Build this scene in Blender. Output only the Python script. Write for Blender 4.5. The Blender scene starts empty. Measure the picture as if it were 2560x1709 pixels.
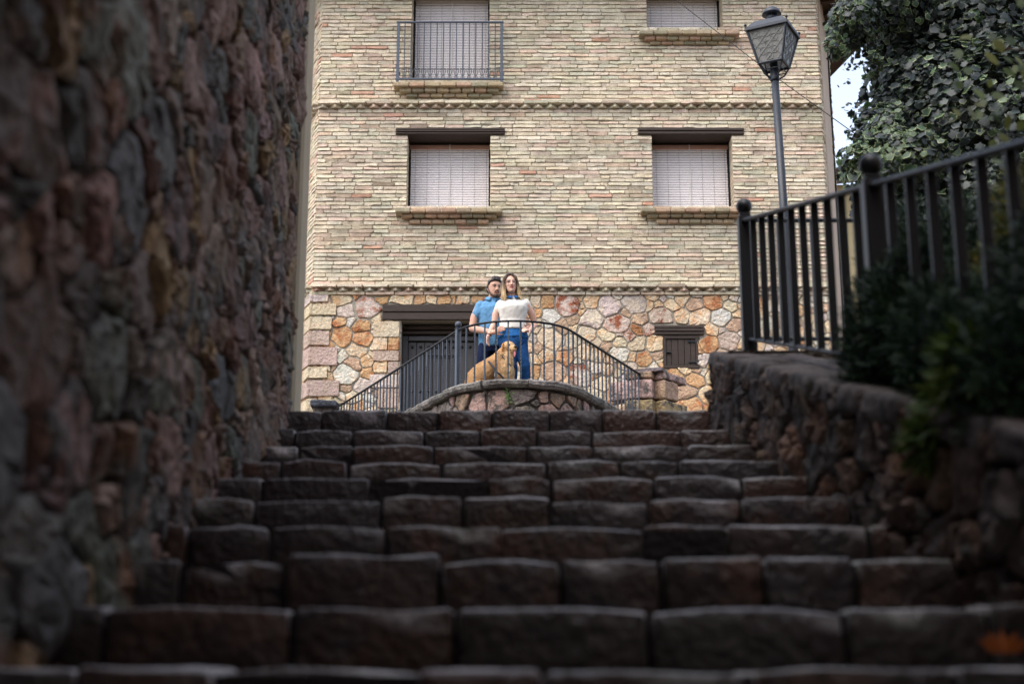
import bpy, bmesh, math, random
from mathutils import Vector, Matrix, noise
sc = bpy.context.scene
COL = sc.collection
# ------------------------------------------------------------------ camera
PITCH = math.radians(13.977); FPX = 3555.6
cam_d = bpy.data.cameras.new('camera'); cam = bpy.data.objects.new('camera', cam_d); COL.objects.link(cam)
cam.location = (0, 0, 0); cam.rotation_euler = (math.radians(90) + PITCH, 0, 0)
cam_d.lens = 50; cam_d.sensor_width = 36; cam_d.sensor_fit = 'HORIZONTAL'
cam_d.clip_start = 0.05; cam_d.clip_end = 1500
cam_d.dof.use_dof = True; cam_d.dof.focus_distance = 17.8; cam_d.dof.aperture_fstop = 1.7
cam_d.dof.aperture_blades = 9
sc.camera = cam
# ------------------------------------------------------------------ sky and sun (bright overcast)
SUN_AZ, SUN_EL = math.radians(226), math.radians(58)      # clockwise from +Y: behind the camera, to the left
w = bpy.data.worlds.new('World'); sc.world = w; w.use_nodes = True
nt = w.node_tree; nt.nodes.clear()
out = nt.nodes.new('ShaderNodeOutputWorld'); bg = nt.nodes.new('ShaderNodeBackground'); sky = nt.nodes.new('ShaderNodeTexSky')
sky.sky_type = 'NISHITA'; sky.sun_disc = False; sky.sun_elevation = SUN_EL; sky.sun_rotation = SUN_AZ
sky.air_density = 1.0; sky.dust_density = 3.0; sky.ozone_density = 1.0
bg.inputs['Strength'].default_value = 0.15
hs = nt.nodes.new('ShaderNodeHueSaturation'); hs.inputs['Saturation'].default_value = .62      # cloud cover
nt.links.new(sky.outputs[0], hs.inputs['Color']); nt.links.new(hs.outputs[0], bg.inputs[0]); nt.links.new(bg.outputs[0], out.inputs[0])
sun_d = bpy.data.lights.new('sun', 'SUN'); sun_d.energy = .55; sun_d.angle = math.radians(60); sun_d.color = (1, .98, .95)
sun = bpy.data.objects.new('sun', sun_d); COL.objects.link(sun)
sdir = Vector((math.sin(SUN_AZ) * math.cos(SUN_EL), math.cos(SUN_AZ) * math.cos(SUN_EL), math.sin(SUN_EL)))
sun.rotation_euler = sdir.to_track_quat('Z', 'Y').to_euler(); sun.location = (0, 0, 40)
sc.view_settings.view_transform = 'Standard'; sc.view_settings.look = 'None'
sc.view_settings.gamma = 1; sc.view_settings.exposure = 1.55
sc.cycles.use_denoising = True
try: sc.cycles.denoiser = 'OPENIMAGEDENOISE'
except Exception: pass
sc.cycles.max_bounces = 6; sc.cycles.diffuse_bounces = 3; sc.cycles.glossy_bounces = 3; sc.cycles.transparent_max_bounces = 6
# ------------------------------------------------------------------ helpers
def U(px, py, Y):
    """photograph pixel -> the world point at distance Y in front of the lens"""
    dx = (px - 1280) / FPX; dy = (854.5 - py) / FPX
    s = Y / (math.cos(PITCH) - dy * math.sin(PITCH))
    return Vector((dx * s, Y, (math.sin(PITCH) + dy * math.cos(PITCH)) * s))
def lin(c):
    c /= 255.0
    return c / 12.92 if c <= .04045 else ((c + .055) / 1.055) ** 2.4
def C(r, g, b): return (lin(r), lin(g), lin(b), 1)
def jit(rng, c, a=.12):
    k = 1 + rng.uniform(-a, a)
    return (min(1, c[0] * k * (1 + rng.uniform(-.04, .04))), min(1, c[1] * k), min(1, c[2] * k * (1 + rng.uniform(-.05, .05))), 1)
def mesh(name, verts, faces, cols=None, smooth=False):
    me = bpy.data.meshes.new(name); me.from_pydata([tuple(v) for v in verts], [], faces); me.update()
    if cols:
        for nm, arr in cols.items():
            at = me.color_attributes.new(nm, 'FLOAT_COLOR', 'POINT')
            at.data.foreach_set('color', [x for c in arr for x in c])
    if smooth: me.polygons.foreach_set('use_smooth', [True] * len(me.polygons))
    return me
def ob(name, me, m=None, parent=None):
    o = bpy.data.objects.new(name, me); COL.objects.link(o)
    if m and not me.materials: me.materials.append(m)
    if parent: o.parent = parent
    return o
def thing(name, label, cat, loc=(0, 0, 0), group=None):
    o = bpy.data.objects.new(name, None); COL.objects.link(o)
    o['label'] = label; o['category'] = cat
    if group: o['group'] = group
    return o
def structure(name, verts, faces, m):
    o = ob(name, mesh(name, verts, faces), m); o['kind'] = 'structure'; return o
class G:
    """collects polygons (and point colours) for one mesh"""
    def __init__(s): s.v = []; s.f = []; s.c = []; s.c2 = []
    def add(s, vs, fs, c=None, c2=None):
        n = len(s.v); s.v += [Vector(v) for v in vs]; s.f += [tuple(i + n for i in f) for f in fs]
        if c: s.c += [c] * len(vs); s.c2 += [c2 or c] * len(vs)
    def box(s, x0, x1, y0, y1, z0, z1, c=None, mt=None):
        vs = [Vector((x, y, z)) for x in (x0, x1) for y in (y0, y1) for z in (z0, z1)]
        if mt: vs = [mt @ v for v in vs]
        s.add(vs, [(0, 1, 3, 2), (4, 6, 7, 5), (0, 4, 5, 1), (2, 3, 7, 6), (0, 2, 6, 4), (1, 5, 7, 3)], c)
    def bevel_box(s, x0, x1, y0, y1, z0, z1, b=.004, mt=None, c=None):
        bm = bmesh.new(); bmesh.ops.create_cube(bm, size=1)
        for v in bm.verts: v.co = Vector(((x0 + x1) / 2 + v.co.x * (x1 - x0), (y0 + y1) / 2 + v.co.y * (y1 - y0), (z0 + z1) / 2 + v.co.z * (z1 - z0)))
        bmesh.ops.bevel(bm, geom=bm.edges[:], offset=b, segments=1, affect='EDGES')
        s.bm(bm, mt, c)
    def bm(s, bm, mt=None, c=None):
        bm.verts.index_update()
        s.add([(mt @ v.co if mt else v.co.copy()) for v in bm.verts], [tuple(v.index for v in f.verts) for f in bm.faces], c); bm.free()
    def tube(s, pts, rad, n=8, round_ends=True, up=(0, 1, 0), c=None, twist=0, phase=0):
        """closed tube; rad: number, list, or list of (ra, rb) with ra along the side axis"""
        pts = [Vector(p) for p in pts]
        rad = rad if isinstance(rad, (list, tuple)) else [rad] * len(pts)
        rad = [(r, r) if not isinstance(r, (list, tuple)) else tuple(r) for r in rad]
        if round_ends:
            P = []; R = []
            d0 = (pts[0] - pts[1]).normalized(); d1 = (pts[-1] - pts[-2]).normalized()
            m0 = min(rad[0]); m1 = min(rad[-1])
            for k, q in ((.97, .25), (.7, .71)): P.append(pts[0] + d0 * m0 * k); R.append((rad[0][0] * q, rad[0][1] * q))
            P += pts; R += rad
            for k, q in ((.7, .71), (.97, .25)): P.append(pts[-1] + d1 * m1 * k); R.append((rad[-1][0] * q, rad[-1][1] * q))
            pts, rad = P, R
        vs = []; up = Vector(up)
        for i, p in enumerate(pts):
            t = (pts[min(i + 1, len(pts) - 1)] - pts[max(i - 1, 0)])
            t = t.normalized() if t.length > 1e-9 else Vector((0, 0, 1))
            a = up.cross(t)
            if a.length < 1e-3: a = Vector((1, 0, 0)).cross(t)
            a.normalize(); b = t.cross(a)
            for k in range(n):
                an = 2 * math.pi * k / n + phase + twist * i
                vs.append(p + a * math.cos(an) * rad[i][0] + b * math.sin(an) * rad[i][1])
        fs = []
        for i in range(len(pts) - 1):
            for k in range(n): fs.append((i * n + k, i * n + (k + 1) % n, (i + 1) * n + (k + 1) % n, (i + 1) * n + k))
        fs.append(tuple(range(n - 1, -1, -1))); fs.append(tuple((len(pts) - 1) * n + k for k in range(n)))
        s.add(vs, fs, c)
    def ball(s, p, r, seg=14, rings=9, c=None, rot=None):
        r = r if isinstance(r, (list, tuple)) else (r, r, r)
        bm = bmesh.new(); bmesh.ops.create_uvsphere(bm, u_segments=seg, v_segments=rings, radius=1)
        m = Matrix.Translation(p) @ (rot.to_4x4() if rot else Matrix()) @ Matrix.Diagonal((r[0], r[1], r[2], 1))
        s.bm(bm, m, c)
    def mesh(s, name, smooth=False):
        return mesh(name, s.v, s.f, {'Col': s.c, 'Col2': s.c2} if s.c and len(s.c) == len(s.v) else None, smooth)
    def build(s, name, m, parent=None, smooth=False): return ob(name, s.mesh(name, smooth), m, parent)
def copy_tree(o, parent=None):
    c = o.copy(); COL.objects.link(c); c.parent = parent
    for ch in list(o.children): copy_tree(ch, c)
    return c
# ------------------------------------------------------------------ materials
def mat(name, color=(.5, .5, .5, 1), rough=.7, attr=None, attr2=None, blotch=None, n_scale=8, n_amt=.25, bump=.3, b_scale=40, b_dist=.01,
        metallic=0, spec=.5, fine=None, stretch=None, trans=0, dirt=0):
    m = bpy.data.materials.new(name); m.use_nodes = True; t = m.node_tree; L = t.links; N = t.nodes
    p = N['Principled BSDF']; p.inputs['Roughness'].default_value = rough; p.inputs['Metallic'].default_value = metallic
    p.inputs['Specular IOR Level'].default_value = spec
    tc = N.new('ShaderNodeTexCoord'); vec = tc.outputs['Object']
    if stretch:
        mp = N.new('ShaderNodeMapping'); mp.inputs['Scale'].default_value = stretch; L.new(vec, mp.inputs[0]); vec = mp.outputs[0]
    if attr:
        a = N.new('ShaderNodeAttribute'); a.attribute_name = attr; base = a.outputs['Color']
    else:
        a = N.new('ShaderNodeRGB'); a.outputs[0].default_value = color; base = a.outputs[0]
    if attr2:
        b = N.new('ShaderNodeAttribute'); b.attribute_name = attr2
        n2 = N.new('ShaderNodeTexNoise'); n2.inputs['Scale'].default_value = blotch or 6; n2.inputs['Detail'].default_value = 6; L.new(vec, n2.inputs[0])
        n2.inputs['Roughness'].default_value = .7
        r2 = N.new('ShaderNodeValToRGB'); r2.color_ramp.elements[0].position = .47; r2.color_ramp.elements[1].position = .60; L.new(n2.outputs[0], r2.inputs[0])
        mx = N.new('ShaderNodeMixRGB'); L.new(r2.outputs[0], mx.inputs[0]); L.new(base, mx.inputs[1]); L.new(b.outputs['Color'], mx.inputs[2]); base = mx.outputs[0]
    n = N.new('ShaderNodeTexNoise'); n.inputs['Scale'].default_value = n_scale; n.inputs['Detail'].default_value = 8; n.inputs['Roughness'].default_value = .65; L.new(vec, n.inputs[0])
    r = N.new('ShaderNodeMapRange'); r.inputs[1].default_value = .25; r.inputs[2].default_value = .75; r.inputs[3].default_value = 1 - n_amt; r.inputs[4].default_value = 1 + n_amt; L.new(n.outputs[0], r.inputs[0])
    mu = N.new('ShaderNodeMixRGB'); mu.blend_type = 'MULTIPLY'; mu.inputs[0].default_value = 1; L.new(base, mu.inputs[1]); L.new(r.outputs[0], mu.inputs[2]); base = mu.outputs[0]
    if dirt:
        nd = N.new('ShaderNodeTexNoise'); nd.inputs['Scale'].default_value = 1.1; nd.inputs['Detail'].default_value = 5; nd.inputs['Roughness'].default_value = .6
        md = N.new('ShaderNodeMapping'); md.inputs['Scale'].default_value = (1.6, 1.6, .55); L.new(tc.outputs['Object'], md.inputs[0]); L.new(md.outputs[0], nd.inputs[0])
        rd = N.new('ShaderNodeMapRange'); rd.inputs[1].default_value = .35; rd.inputs[2].default_value = .62; rd.inputs[3].default_value = 1 - dirt; rd.inputs[4].default_value = 1.04; L.new(nd.outputs[0], rd.inputs[0])
        d3 = N.new('ShaderNodeMixRGB'); d3.blend_type = 'MULTIPLY'; d3.inputs[0].default_value = 1; L.new(base, d3.inputs[1]); L.new(rd.outputs[0], d3.inputs[2]); base = d3.outputs[0]
    if fine:
        n3 = N.new('ShaderNodeTexNoise'); n3.inputs['Scale'].default_value = fine; n3.inputs['Detail'].default_value = 3; L.new(vec, n3.inputs[0])
        r3 = N.new('ShaderNodeMapRange'); r3.inputs[1].default_value = .3; r3.inputs[2].default_value = .7; r3.inputs[3].default_value = .72; r3.inputs[4].default_value = 1.22; L.new(n3.outputs[0], r3.inputs[0])
        m3 = N.new('ShaderNodeMixRGB'); m3.blend_type = 'MULTIPLY'; m3.inputs[0].default_value = 1; L.new(base, m3.inputs[1]); L.new(r3.outputs[0], m3.inputs[2]); base = m3.outputs[0]
    L.new(base, p.inputs['Base Color'])
    if bump:
        nb = N.new('ShaderNodeTexNoise'); nb.inputs['Scale'].default_value = b_scale; nb.inputs['Detail'].default_value = 6; L.new(vec, nb.inputs[0])
        bp = N.new('ShaderNodeBump'); bp.inputs['Strength'].default_value = bump; bp.inputs['Distance'].default_value = b_dist
        L.new(nb.outputs[0], bp.inputs['Height']); L.new(bp.outputs[0], p.inputs['Normal'])
    if trans:
        tr = N.new('ShaderNodeBsdfTranslucent'); L.new(base, tr.inputs[0]); ms = N.new('ShaderNodeMixShader'); ms.inputs[0].default_value = trans
        L.new(p.outputs[0], ms.inputs[1]); L.new(tr.outputs[0], ms.inputs[2]); L.new(ms.outputs[0], N['Material Output'].inputs[0])
    return m
M_BRICK = mat('brick', attr='Col', n_scale=9, n_amt=.22, bump=.7, b_scale=55, b_dist=.012, rough=.9, spec=.2, fine=60, dirt=.13)
M_MORTAR = mat('mortar', C(164, 154, 136), n_scale=5, n_amt=.2, bump=.6, b_scale=45, b_dist=.01, rough=.95, spec=.1, fine=50)
M_STONE = mat('facade_stone', attr='Col', attr2='Col2', dirt=.15, blotch=5, n_scale=10, n_amt=.2, bump=.9, b_scale=22, b_dist=.03, rough=.9, spec=.2, fine=45)
M_MORTAR_S = mat('stone_mortar', C(160, 152, 138), n_scale=6, n_amt=.18, bump=.7, b_scale=40, b_dist=.012, rough=.95, spec=.1, fine=60)
M_RUBBLE = mat('rubble_stone', attr='Col', attr2='Col2', blotch=3.5, n_scale=5, n_amt=.35, bump=.9, b_scale=14, b_dist=.05, rough=.85, spec=.25, fine=30)
M_RUBBLE_MORTAR = mat('rubble_mortar', C(72, 66, 60), n_scale=6, n_amt=.35, bump=1, b_scale=22, b_dist=.05, rough=.95, spec=.1)
M_STEP = mat('step_stone', attr='Col', attr2='Col2', blotch=4, n_scale=7, n_amt=.35, bump=.8, b_scale=25, b_dist=.02, rough=.36, spec=.6, fine=35)
M_STEP_MORTAR = mat('step_mortar', C(46, 42, 42), n_scale=8, n_amt=.3, bump=.8, b_scale=30, b_dist=.02, rough=.9, spec=.2)
M_OLDSTONE = mat('weathered_stone', attr='Col', attr2='Col2', blotch=7, n_scale=9, n_amt=.35, bump=.9, b_scale=30, b_dist=.03, rough=.92, spec=.15, fine=70)
M_OLDMORTAR = mat('weathered_mortar', C(84, 80, 76), n_scale=7, n_amt=.35, bump=.9, b_scale=35, b_dist=.02, rough=.95, spec=.1, fine=60)
M_WOOD = mat('dark_wood', C(62, 52, 46), n_scale=6, n_amt=.35, bump=.5, b_scale=20, b_dist=.01, rough=.7, spec=.3, stretch=(1, 10, 10))
M_DOOR = mat('door_wood', C(58, 56, 57), n_scale=5, n_amt=.3, bump=.4, b_scale=18, b_dist=.006, rough=.55, spec=.4, stretch=(12, 12, 1))
M_BLIND = mat('blind_slat', C(243, 234, 232), n_scale=3, n_amt=.06, bump=0, rough=.42, spec=.5)
M_BLINDHEAD = mat('blind_header', C(165, 128, 112), n_scale=5, n_amt=.1, bump=.1, rough=.6)
M_CORD = mat('cord', C(206, 204, 198), n_amt=.05, bump=0, rough=.8)
M_STRING = mat('dark_string', C(70, 62, 62), n_amt=.05, bump=0, rough=.8)
M_DARK = mat('dark_interior', C(20, 18, 18), n_amt=.05, bump=0, rough=.9)
M_IRON = mat('painted_iron', C(60, 68, 80), n_scale=20, n_amt=.22, bump=.15, b_scale=120, b_dist=.003, rough=.5, spec=.5)
M_IRON_DARK = mat('black_iron', C(19, 21, 28), n_scale=14, n_amt=.2, bump=.15, b_scale=90, b_dist=.003, rough=.45, spec=.5)
M_LAMP = mat('lamp_iron', C(38, 44, 54), n_scale=18, n_amt=.25, bump=.2, b_scale=90, b_dist=.003, rough=.5, spec=.5, fine=60)
M_PLASTER = mat('plaster', C(176, 164, 142), n_scale=2.5, n_amt=.12, bump=.3, b_scale=70, b_dist=.004, rough=.9, spec=.15)
M_PLASTER_D = mat('plaster_brown', C(184, 165, 148), n_scale=2.5, n_amt=.12, bump=.3, b_scale=70, b_dist=.004, rough=.9, spec=.15)
M_SOFFIT = mat('soffit_wood', C(74, 60, 50), n_scale=5, n_amt=.3, bump=.4, b_scale=18, b_dist=.008, rough=.8, spec=.2)
M_ROOF = mat('roof_tile', C(150, 96, 72), n_scale=4, n_amt=.3, bump=.5, b_scale=12, b_dist=.03, rough=.9, spec=.2)
M_GROUND = mat('ground_paving', C(96, 86, 78), n_scale=1.2, n_amt=.3, bump=.6, b_scale=12, b_dist=.02, rough=.9, spec=.2)
M_SOIL = mat('soil', C(58, 46, 36), n_scale=4, n_amt=.4, bump=.9, b_scale=18, b_dist=.04, rough=1, spec=.05)
M_BARK = mat('bark', C(70, 58, 48), n_scale=6, n_amt=.4, bump=1, b_scale=18, b_dist=.04, rough=.95, spec=.1, stretch=(1, 1, .3))
M_IVY = mat('ivy_leaf', attr='Col', n_scale=30, n_amt=.25, bump=.2, rough=.5, spec=.5, trans=.12)
M_NEEDLE = mat('conifer_leaf', attr='Col', n_scale=20, n_amt=.2, bump=0, rough=.6, spec=.3, trans=.15)
M_LEAF = mat('leaf', attr='Col', n_scale=20, n_amt=.15, bump=0, rough=.5, spec=.35, trans=.35)
# ------------------------------------------------------------------ rubble masonry
def clip_poly(poly, nx, ny, d):
    """keep the side nx*x + ny*y <= d"""
    o = []
    for i in range(len(poly)):
        a, b = poly[i], poly[(i + 1) % len(poly)]
        da = nx * a[0] + ny * a[1] - d; db = nx * b[0] + ny * b[1] - d
        if da <= 0: o.append(a)
        if da * db < 0:
            t = da / (da - db); o.append((a[0] + (b[0] - a[0]) * t, a[1] + (b[1] - a[1]) * t))
    return o
def pack(rng, u0, u1, v0, v1, rmin, rmax, aniso=1.3, seeds=None, tries=4000, skip=None, tight=.80):
    """dart-thrown stones of mixed size; aniso > 1 makes them wider than high"""
    S = list(seeds or [])
    for k in range(tries):
        f = k / tries
        r = rmax - (rmax - rmin) * f ** .6 if rng.random() < .6 else rng.uniform(rmin, rmax * (1 - f) + rmin * f)
        u = rng.uniform(u0, u1); v = rng.uniform(v0, v1)
        if skip and skip(u, v): continue
        ok = True
        for s in S:
            du = (u - s[0]) / aniso; dv = v - s[1]
            if du * du + dv * dv < ((r + s[2]) * tight) ** 2: ok = False; break
        if ok: S.append((u, v, r) + ((),))
    return S
def cells(S, u0, u1, v0, v1, aniso, gap, shape=None):
    res = []
    T = [(s[0] / aniso, s[1], s[2]) for s in S]
    for i, a in enumerate(T):
        R = a[2] * 2.6
        poly = [(a[0] - R, a[1] - R), (a[0] + R, a[1] - R), (a[0] + R, a[1] + R), (a[0] - R, a[1] + R)]
        for nx, ny, d in ((-1, 0, -u0 / aniso), (1, 0, u1 / aniso), (0, -1, -v0), (0, 1, v1)): poly = clip_poly(poly, nx, ny, d)
        for j, b in enumerate(T):
            if i == j or len(poly) < 3: continue
            dx, dy = b[0] - a[0], b[1] - a[1]; dd = math.hypot(dx, dy)
            if dd > (a[2] + b[2]) * 3.2 + .1 or dd < 1e-6: continue
            t = (dd * dd + a[2] ** 2 - b[2] ** 2) / (2 * dd)      # power diagram
            nx, ny = dx / dd, dy / dd
            poly = clip_poly(poly, nx, ny, nx * a[0] + ny * a[1] + t - gap / 2)
        if len(poly) < 3: continue
        if shape: poly = shape(poly, aniso)
        if len(poly) < 3: continue
        poly = [(p[0] * aniso, p[1]) for p in poly]
        ar = abs(sum(poly[k][0] * poly[(k + 1) % len(poly)][1] - poly[(k + 1) % len(poly)][0] * poly[k][1] for k in range(len(poly)))) / 2
        if ar > 4e-4: res.append((i, poly, ar))
    return res
def soften(rng, poly, amt=.05, cut=.22):
    """chamfered corners and a slightly ragged outline"""
    o = []
    n = len(poly); cx = sum(p[0] for p in poly) / n; cy = sum(p[1] for p in poly) / n
    size = math.sqrt(sum((p[0] - cx) ** 2 + (p[1] - cy) ** 2 for p in poly) / n)
    for i in range(n):
        a, b = poly[i], poly[(i + 1) % n]
        l = math.hypot(b[0] - a[0], b[1] - a[1])
        if l < size * .18: o.append(((a[0] + b[0]) / 2, (a[1] + b[1]) / 2)); continue
        k = min(cut, .3)
        o.append((a[0] + (b[0] - a[0]) * k, a[1] + (b[1] - a[1]) * k))
        if l > size * .9: o.append(((a[0] + b[0]) / 2, (a[1] + b[1]) / 2))
        o.append((b[0] - (b[0] - a[0]) * k, b[1] - (b[1] - a[1]) * k))
    return [(p[0] + rng.gauss(0, amt * size), p[1] + rng.gauss(0, amt * size)) for p in o]
def wobble(rng, poly, warp, shrink=.94):
    """curved, uneven joints: the outline follows a wandering field and shrinks by a random share"""
    if not warp: return poly
    n = len(poly); o = []; cx = sum(p[0] for p in poly) / n; cy = sum(p[1] for p in poly) / n; k = rng.uniform(shrink, 1.0)
    per = sum(math.hypot(poly[(i + 1) % n][0] - poly[i][0], poly[(i + 1) % n][1] - poly[i][1]) for i in range(n)); st = max(per / 18, .02)
    for i in range(n):
        a, b = poly[i], poly[(i + 1) % n]; m = max(1, round(math.hypot(b[0] - a[0], b[1] - a[1]) / st))
        for q in range(m): o.append((a[0] + (b[0] - a[0]) * q / m, a[1] + (b[1] - a[1]) * q / m))
    r = []
    for (x, y) in o:
        x, y = cx + (x - cx) * k, cy + (y - cy) * k
        v = noise.noise_vector(Vector((x * 5, y * 5, 3.3))) * warp + noise.noise_vector(Vector((x * 17, y * 17, 8.1))) * warp * .3
        r.append((x + v.x, y + v.y))
    return r
def stone_geo(rng, poly, MP, h, embed=.03, lump=.25, ridge=.9, rings=2):
    n = len(poly); cx = sum(p[0] for p in poly) / n; cy = sum(p[1] for p in poly) / n
    vs = []; fs = []
    prof = [(1.0, -embed), (1.0, h * .55), (ridge, h * .97)]
    if rings > 2: prof += [(.62, h * (1.03 if rings == 3 else 1.12))]
    if rings > 3: prof += [(.34, h * 1.2)]
    tu, tv = rng.uniform(-lump, lump) * h, rng.uniform(-lump, lump) * h
    size = max(math.hypot(p[0] - cx, p[1] - cy) for p in poly)
    for k, (s, z) in enumerate(prof):
        for p in poly:
            du, dv = (p[0] - cx), (p[1] - cy)
            ww = z + (0 if k == 0 else (tu * du + tv * dv) / size * (.5 + .5 * k / len(prof)) + (rng.gauss(0, lump * h * .35) if k >= 2 else rng.gauss(0, lump * h * .18)))
            vs.append(MP(cx + du * s, cy + dv * s, ww))
    vs.append(MP(cx, cy, h * (1.03 if rings <= 3 else 1.16) + rng.gauss(0, lump * h * .3)))
    K = len(prof)
    for k in range(K - 1):
        for i in range(n): fs.append((k * n + i, k * n + (i + 1) % n, (k + 1) * n + (i + 1) % n, (k + 1) * n + i))
    for i in range(n): fs.append(((K - 1) * n + i, (K - 1) * n + (i + 1) % n, K * n))
    return vs, fs
def orient(vs, fs, outward):
    a, b, c = [Vector(vs[i]) for i in fs[-1]]
    if (b - a).cross(c - a).dot(outward) < 0: fs = [tuple(reversed(f)) for f in fs]
    return fs
def lay_stones(parent, rng, S, rect, aniso, gap, MP, outward, h, palette, m, name='stone', limit=300, rank=None, lump=.25, ridge=.9, rings=2,
               smooth=False, amt=.05, cut=.22, shape=None, embed=.03, warp=.0):
    """every stone its own object up to the limit, the rest one mass"""
    items = []
    for i, poly, ar in cells(S, rect[0], rect[1], rect[2], rect[3], aniso, gap, shape):
        P = wobble(rng, soften(rng, poly, amt, cut), warp)
        hh = h * rng.uniform(.7, 1.3)
        vs, fs = stone_geo(rng, P, MP, hh, embed, lump, ridge, rings)
        fs = orient(vs, fs, outward(S[i][0], S[i][1]) if callable(outward) else outward)
        hint = S[i][3] if len(S[i]) > 3 else ()
        c, c2 = palette(rng, hint)
        items.append((rank(S[i], ar) if rank else ar, vs, fs, c, c2))
    items.sort(key=lambda t: -t[0])
    for k, (_, vs, fs, c, c2) in enumerate(items[:limit]):
        ob(name, mesh(name, vs, fs, {'Col': [c] * len(vs), 'Col2': [c2] * len(vs)}, smooth), m, parent)
    if len(items) > limit:
        g = G()
        for _, vs, fs, c, c2 in items[limit:]: g.add(vs, fs, c, c2)
        o = g.build('stonework', m, parent, smooth); o['kind'] = 'stuff'
    return len(items)
def noise_disp(v, scale, amp, off=0):
    return noise.noise(Vector(v) * scale + Vector((off, off * 1.7, -off))) * amp
_bt = bmesh.new(); bmesh.ops.create_cube(_bt, size=2); bmesh.ops.subdivide_edges(_bt, edges=_bt.edges[:], cuts=4, use_grid_fill=True)
_bt.verts.index_update()
BLOCK_V = [v.co.copy() for v in _bt.verts]; BLOCK_F = [tuple(v.index for v in f.verts) for f in _bt.faces]; _bt.free()
_bt = bmesh.new(); bmesh.ops.create_cube(_bt, size=2); bmesh.ops.subdivide_edges(_bt, edges=_bt.edges[:], cuts=1, use_grid_fill=True)
_bt.verts.index_update()
BLOCK1_V = [v.co.copy() for v in _bt.verts]; BLOCK1_F = [tuple(v.index for v in f.verts) for f in _bt.faces]; _bt.free()
def block(rng, centre, half, power=8, amp=.012, nscale=6, rot=0, small=False, r=None):
    """a hewn block: rounded arrises, uneven faces"""
    off = rng.uniform(0, 100); vs = []; cr, sr = math.cos(rot), math.sin(rot)
    r = min(r or .022, min(half) * .45)
    def co(c, h): return math.copysign(h if abs(c) > .9 else (h - r if abs(c) > .5 else (h - r) * .34), c)
    for v in BLOCK_V:
        p = Vector((co(v.x, half[0]), co(v.y, half[1]), co(v.z, half[2])))
        q = Vector((max(-half[0] + r, min(half[0] - r, p.x)), max(-half[1] + r, min(half[1] - r, p.y)), max(-half[2] + r, min(half[2] - r, p.z))))
        n = p - q
        if n.length > 1e-6:
            n.normalize(); p = q + n * r
            p += n * (noise_disp(p, nscale, amp, off) + noise_disp(p, nscale * 3, amp * .45, off + 9))
        p = Vector((p.x * cr - p.y * sr, p.x * sr + p.y * cr, p.z))
        vs.append(p + Vector(centre))
    return vs, BLOCK_F
# ================================================================== the setting: ground
structure('ground', [(-300, -300, -.86), (300, -300, -.86), (300, 600, -.86), (-300, 600, -.86)], [(0, 1, 2, 3)], M_GROUND)
g = G(); g.box(-40, 40, 8.72, 60, -.84, 1.60)
o = g.build('plaza', M_GROUND); o['kind'] = 'structure'
# ================================================================== the brick house
YF, XL, XR = 21.5, -3.12, 5.01
ZTOP = 11.62; ZBASE = 1.6; ZB = 6.262
rng = random.Random(11)
house = thing('house', 'tall house of thin cream bricks over a rubble stone ground floor', 'house')
DL = Vector((-.387, .922, 0)); NL = Vector((-.922, -.387, 0)); CL = Vector((XL, YF, 0))
DR = Vector((.305, .952, 0)); NR = Vector((.952, -.305, 0)); CR = Vector((XR, YF, 0))
MF = lambda u, v, ww: Vector((u, YF - ww, v))
ML = lambda u, v, ww: CL + DL * u + NL * ww + Vector((0, 0, v))
MR = lambda u, v, ww: CR + DR * u + NR * ww + Vector((0, 0, v))
OPEN = {'w1': (-1.688, -.345, 7.57, 8.80), 'w2': (2.25, 3.552, 7.57, 8.80), 'w3': (-1.652, -.366, 9.74, 11.35), 'w4': (2.22, 3.48, 10.67, 11.35),
        'door': (-1.73, -.50, 3.43, 5.70), 'hatch': (2.364, 2.89, 4.94, 5.445)}
DEPTH = {'w1': .42, 'w2': .42, 'w3': .42, 'w4': .42, 'door': .34, 'hatch': .08}
def pierced_wall(name, u0, u1, v0, v1, openings, MP, m, parent, split=None):
    us = sorted({u0, u1, *[x for o_ in openings for x in o_[:2]]}); vs_ = sorted({v0, v1, *[x for o_ in openings for x in o_[2:4]]})
    g = G()
    for i in range(len(us) - 1):
        for j in range(len(vs_) - 1):
            cu, cv = (us[i] + us[i + 1]) / 2, (vs_[j] + vs_[j + 1]) / 2
            if any(o_[0] < cu < o_[1] and o_[2] < cv < o_[3] for o_ in openings): continue
            g.add([MP(us[i], vs_[j], 0), MP(us[i + 1], vs_[j], 0), MP(us[i + 1], vs_[j + 1], 0), MP(us[i], vs_[j + 1], 0)], [(0, 1, 2, 3)])
    for o_ in openings:
        a, b, c, d, dep = o_
        for (p, q) in (((a, c), (a, d)), ((a, d), (b, d)), ((b, d), (b, c)), ((b, c), (a, c))):
            g.add([MP(p[0], p[1], 0), MP(q[0], q[1], 0), MP(q[0], q[1], -dep), MP(p[0], p[1], -dep)], [(0, 1, 2, 3)])
        g.add([MP(a, c, -dep), MP(b, c, -dep), MP(b, d, -dep), MP(a, d, -dep)], [(0, 1, 2, 3)])
    return g.build(name, m, parent)
opn = [OPEN[k] + (DEPTH[k],) for k in ('w1', 'w2', 'w3', 'w4')]
pierced_wall('wall', XL, XR, ZB - .2, ZTOP, opn, MF, M_MORTAR, house)
pierced_wall('ground_floor_wall', XL, XR, ZBASE, ZB - .2, [OPEN[k] + (DEPTH[k],) for k in ('door', 'hatch')], MF, M_MORTAR_S, house)
LSIDE, RSIDE = 3.2, 2.35
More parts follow.
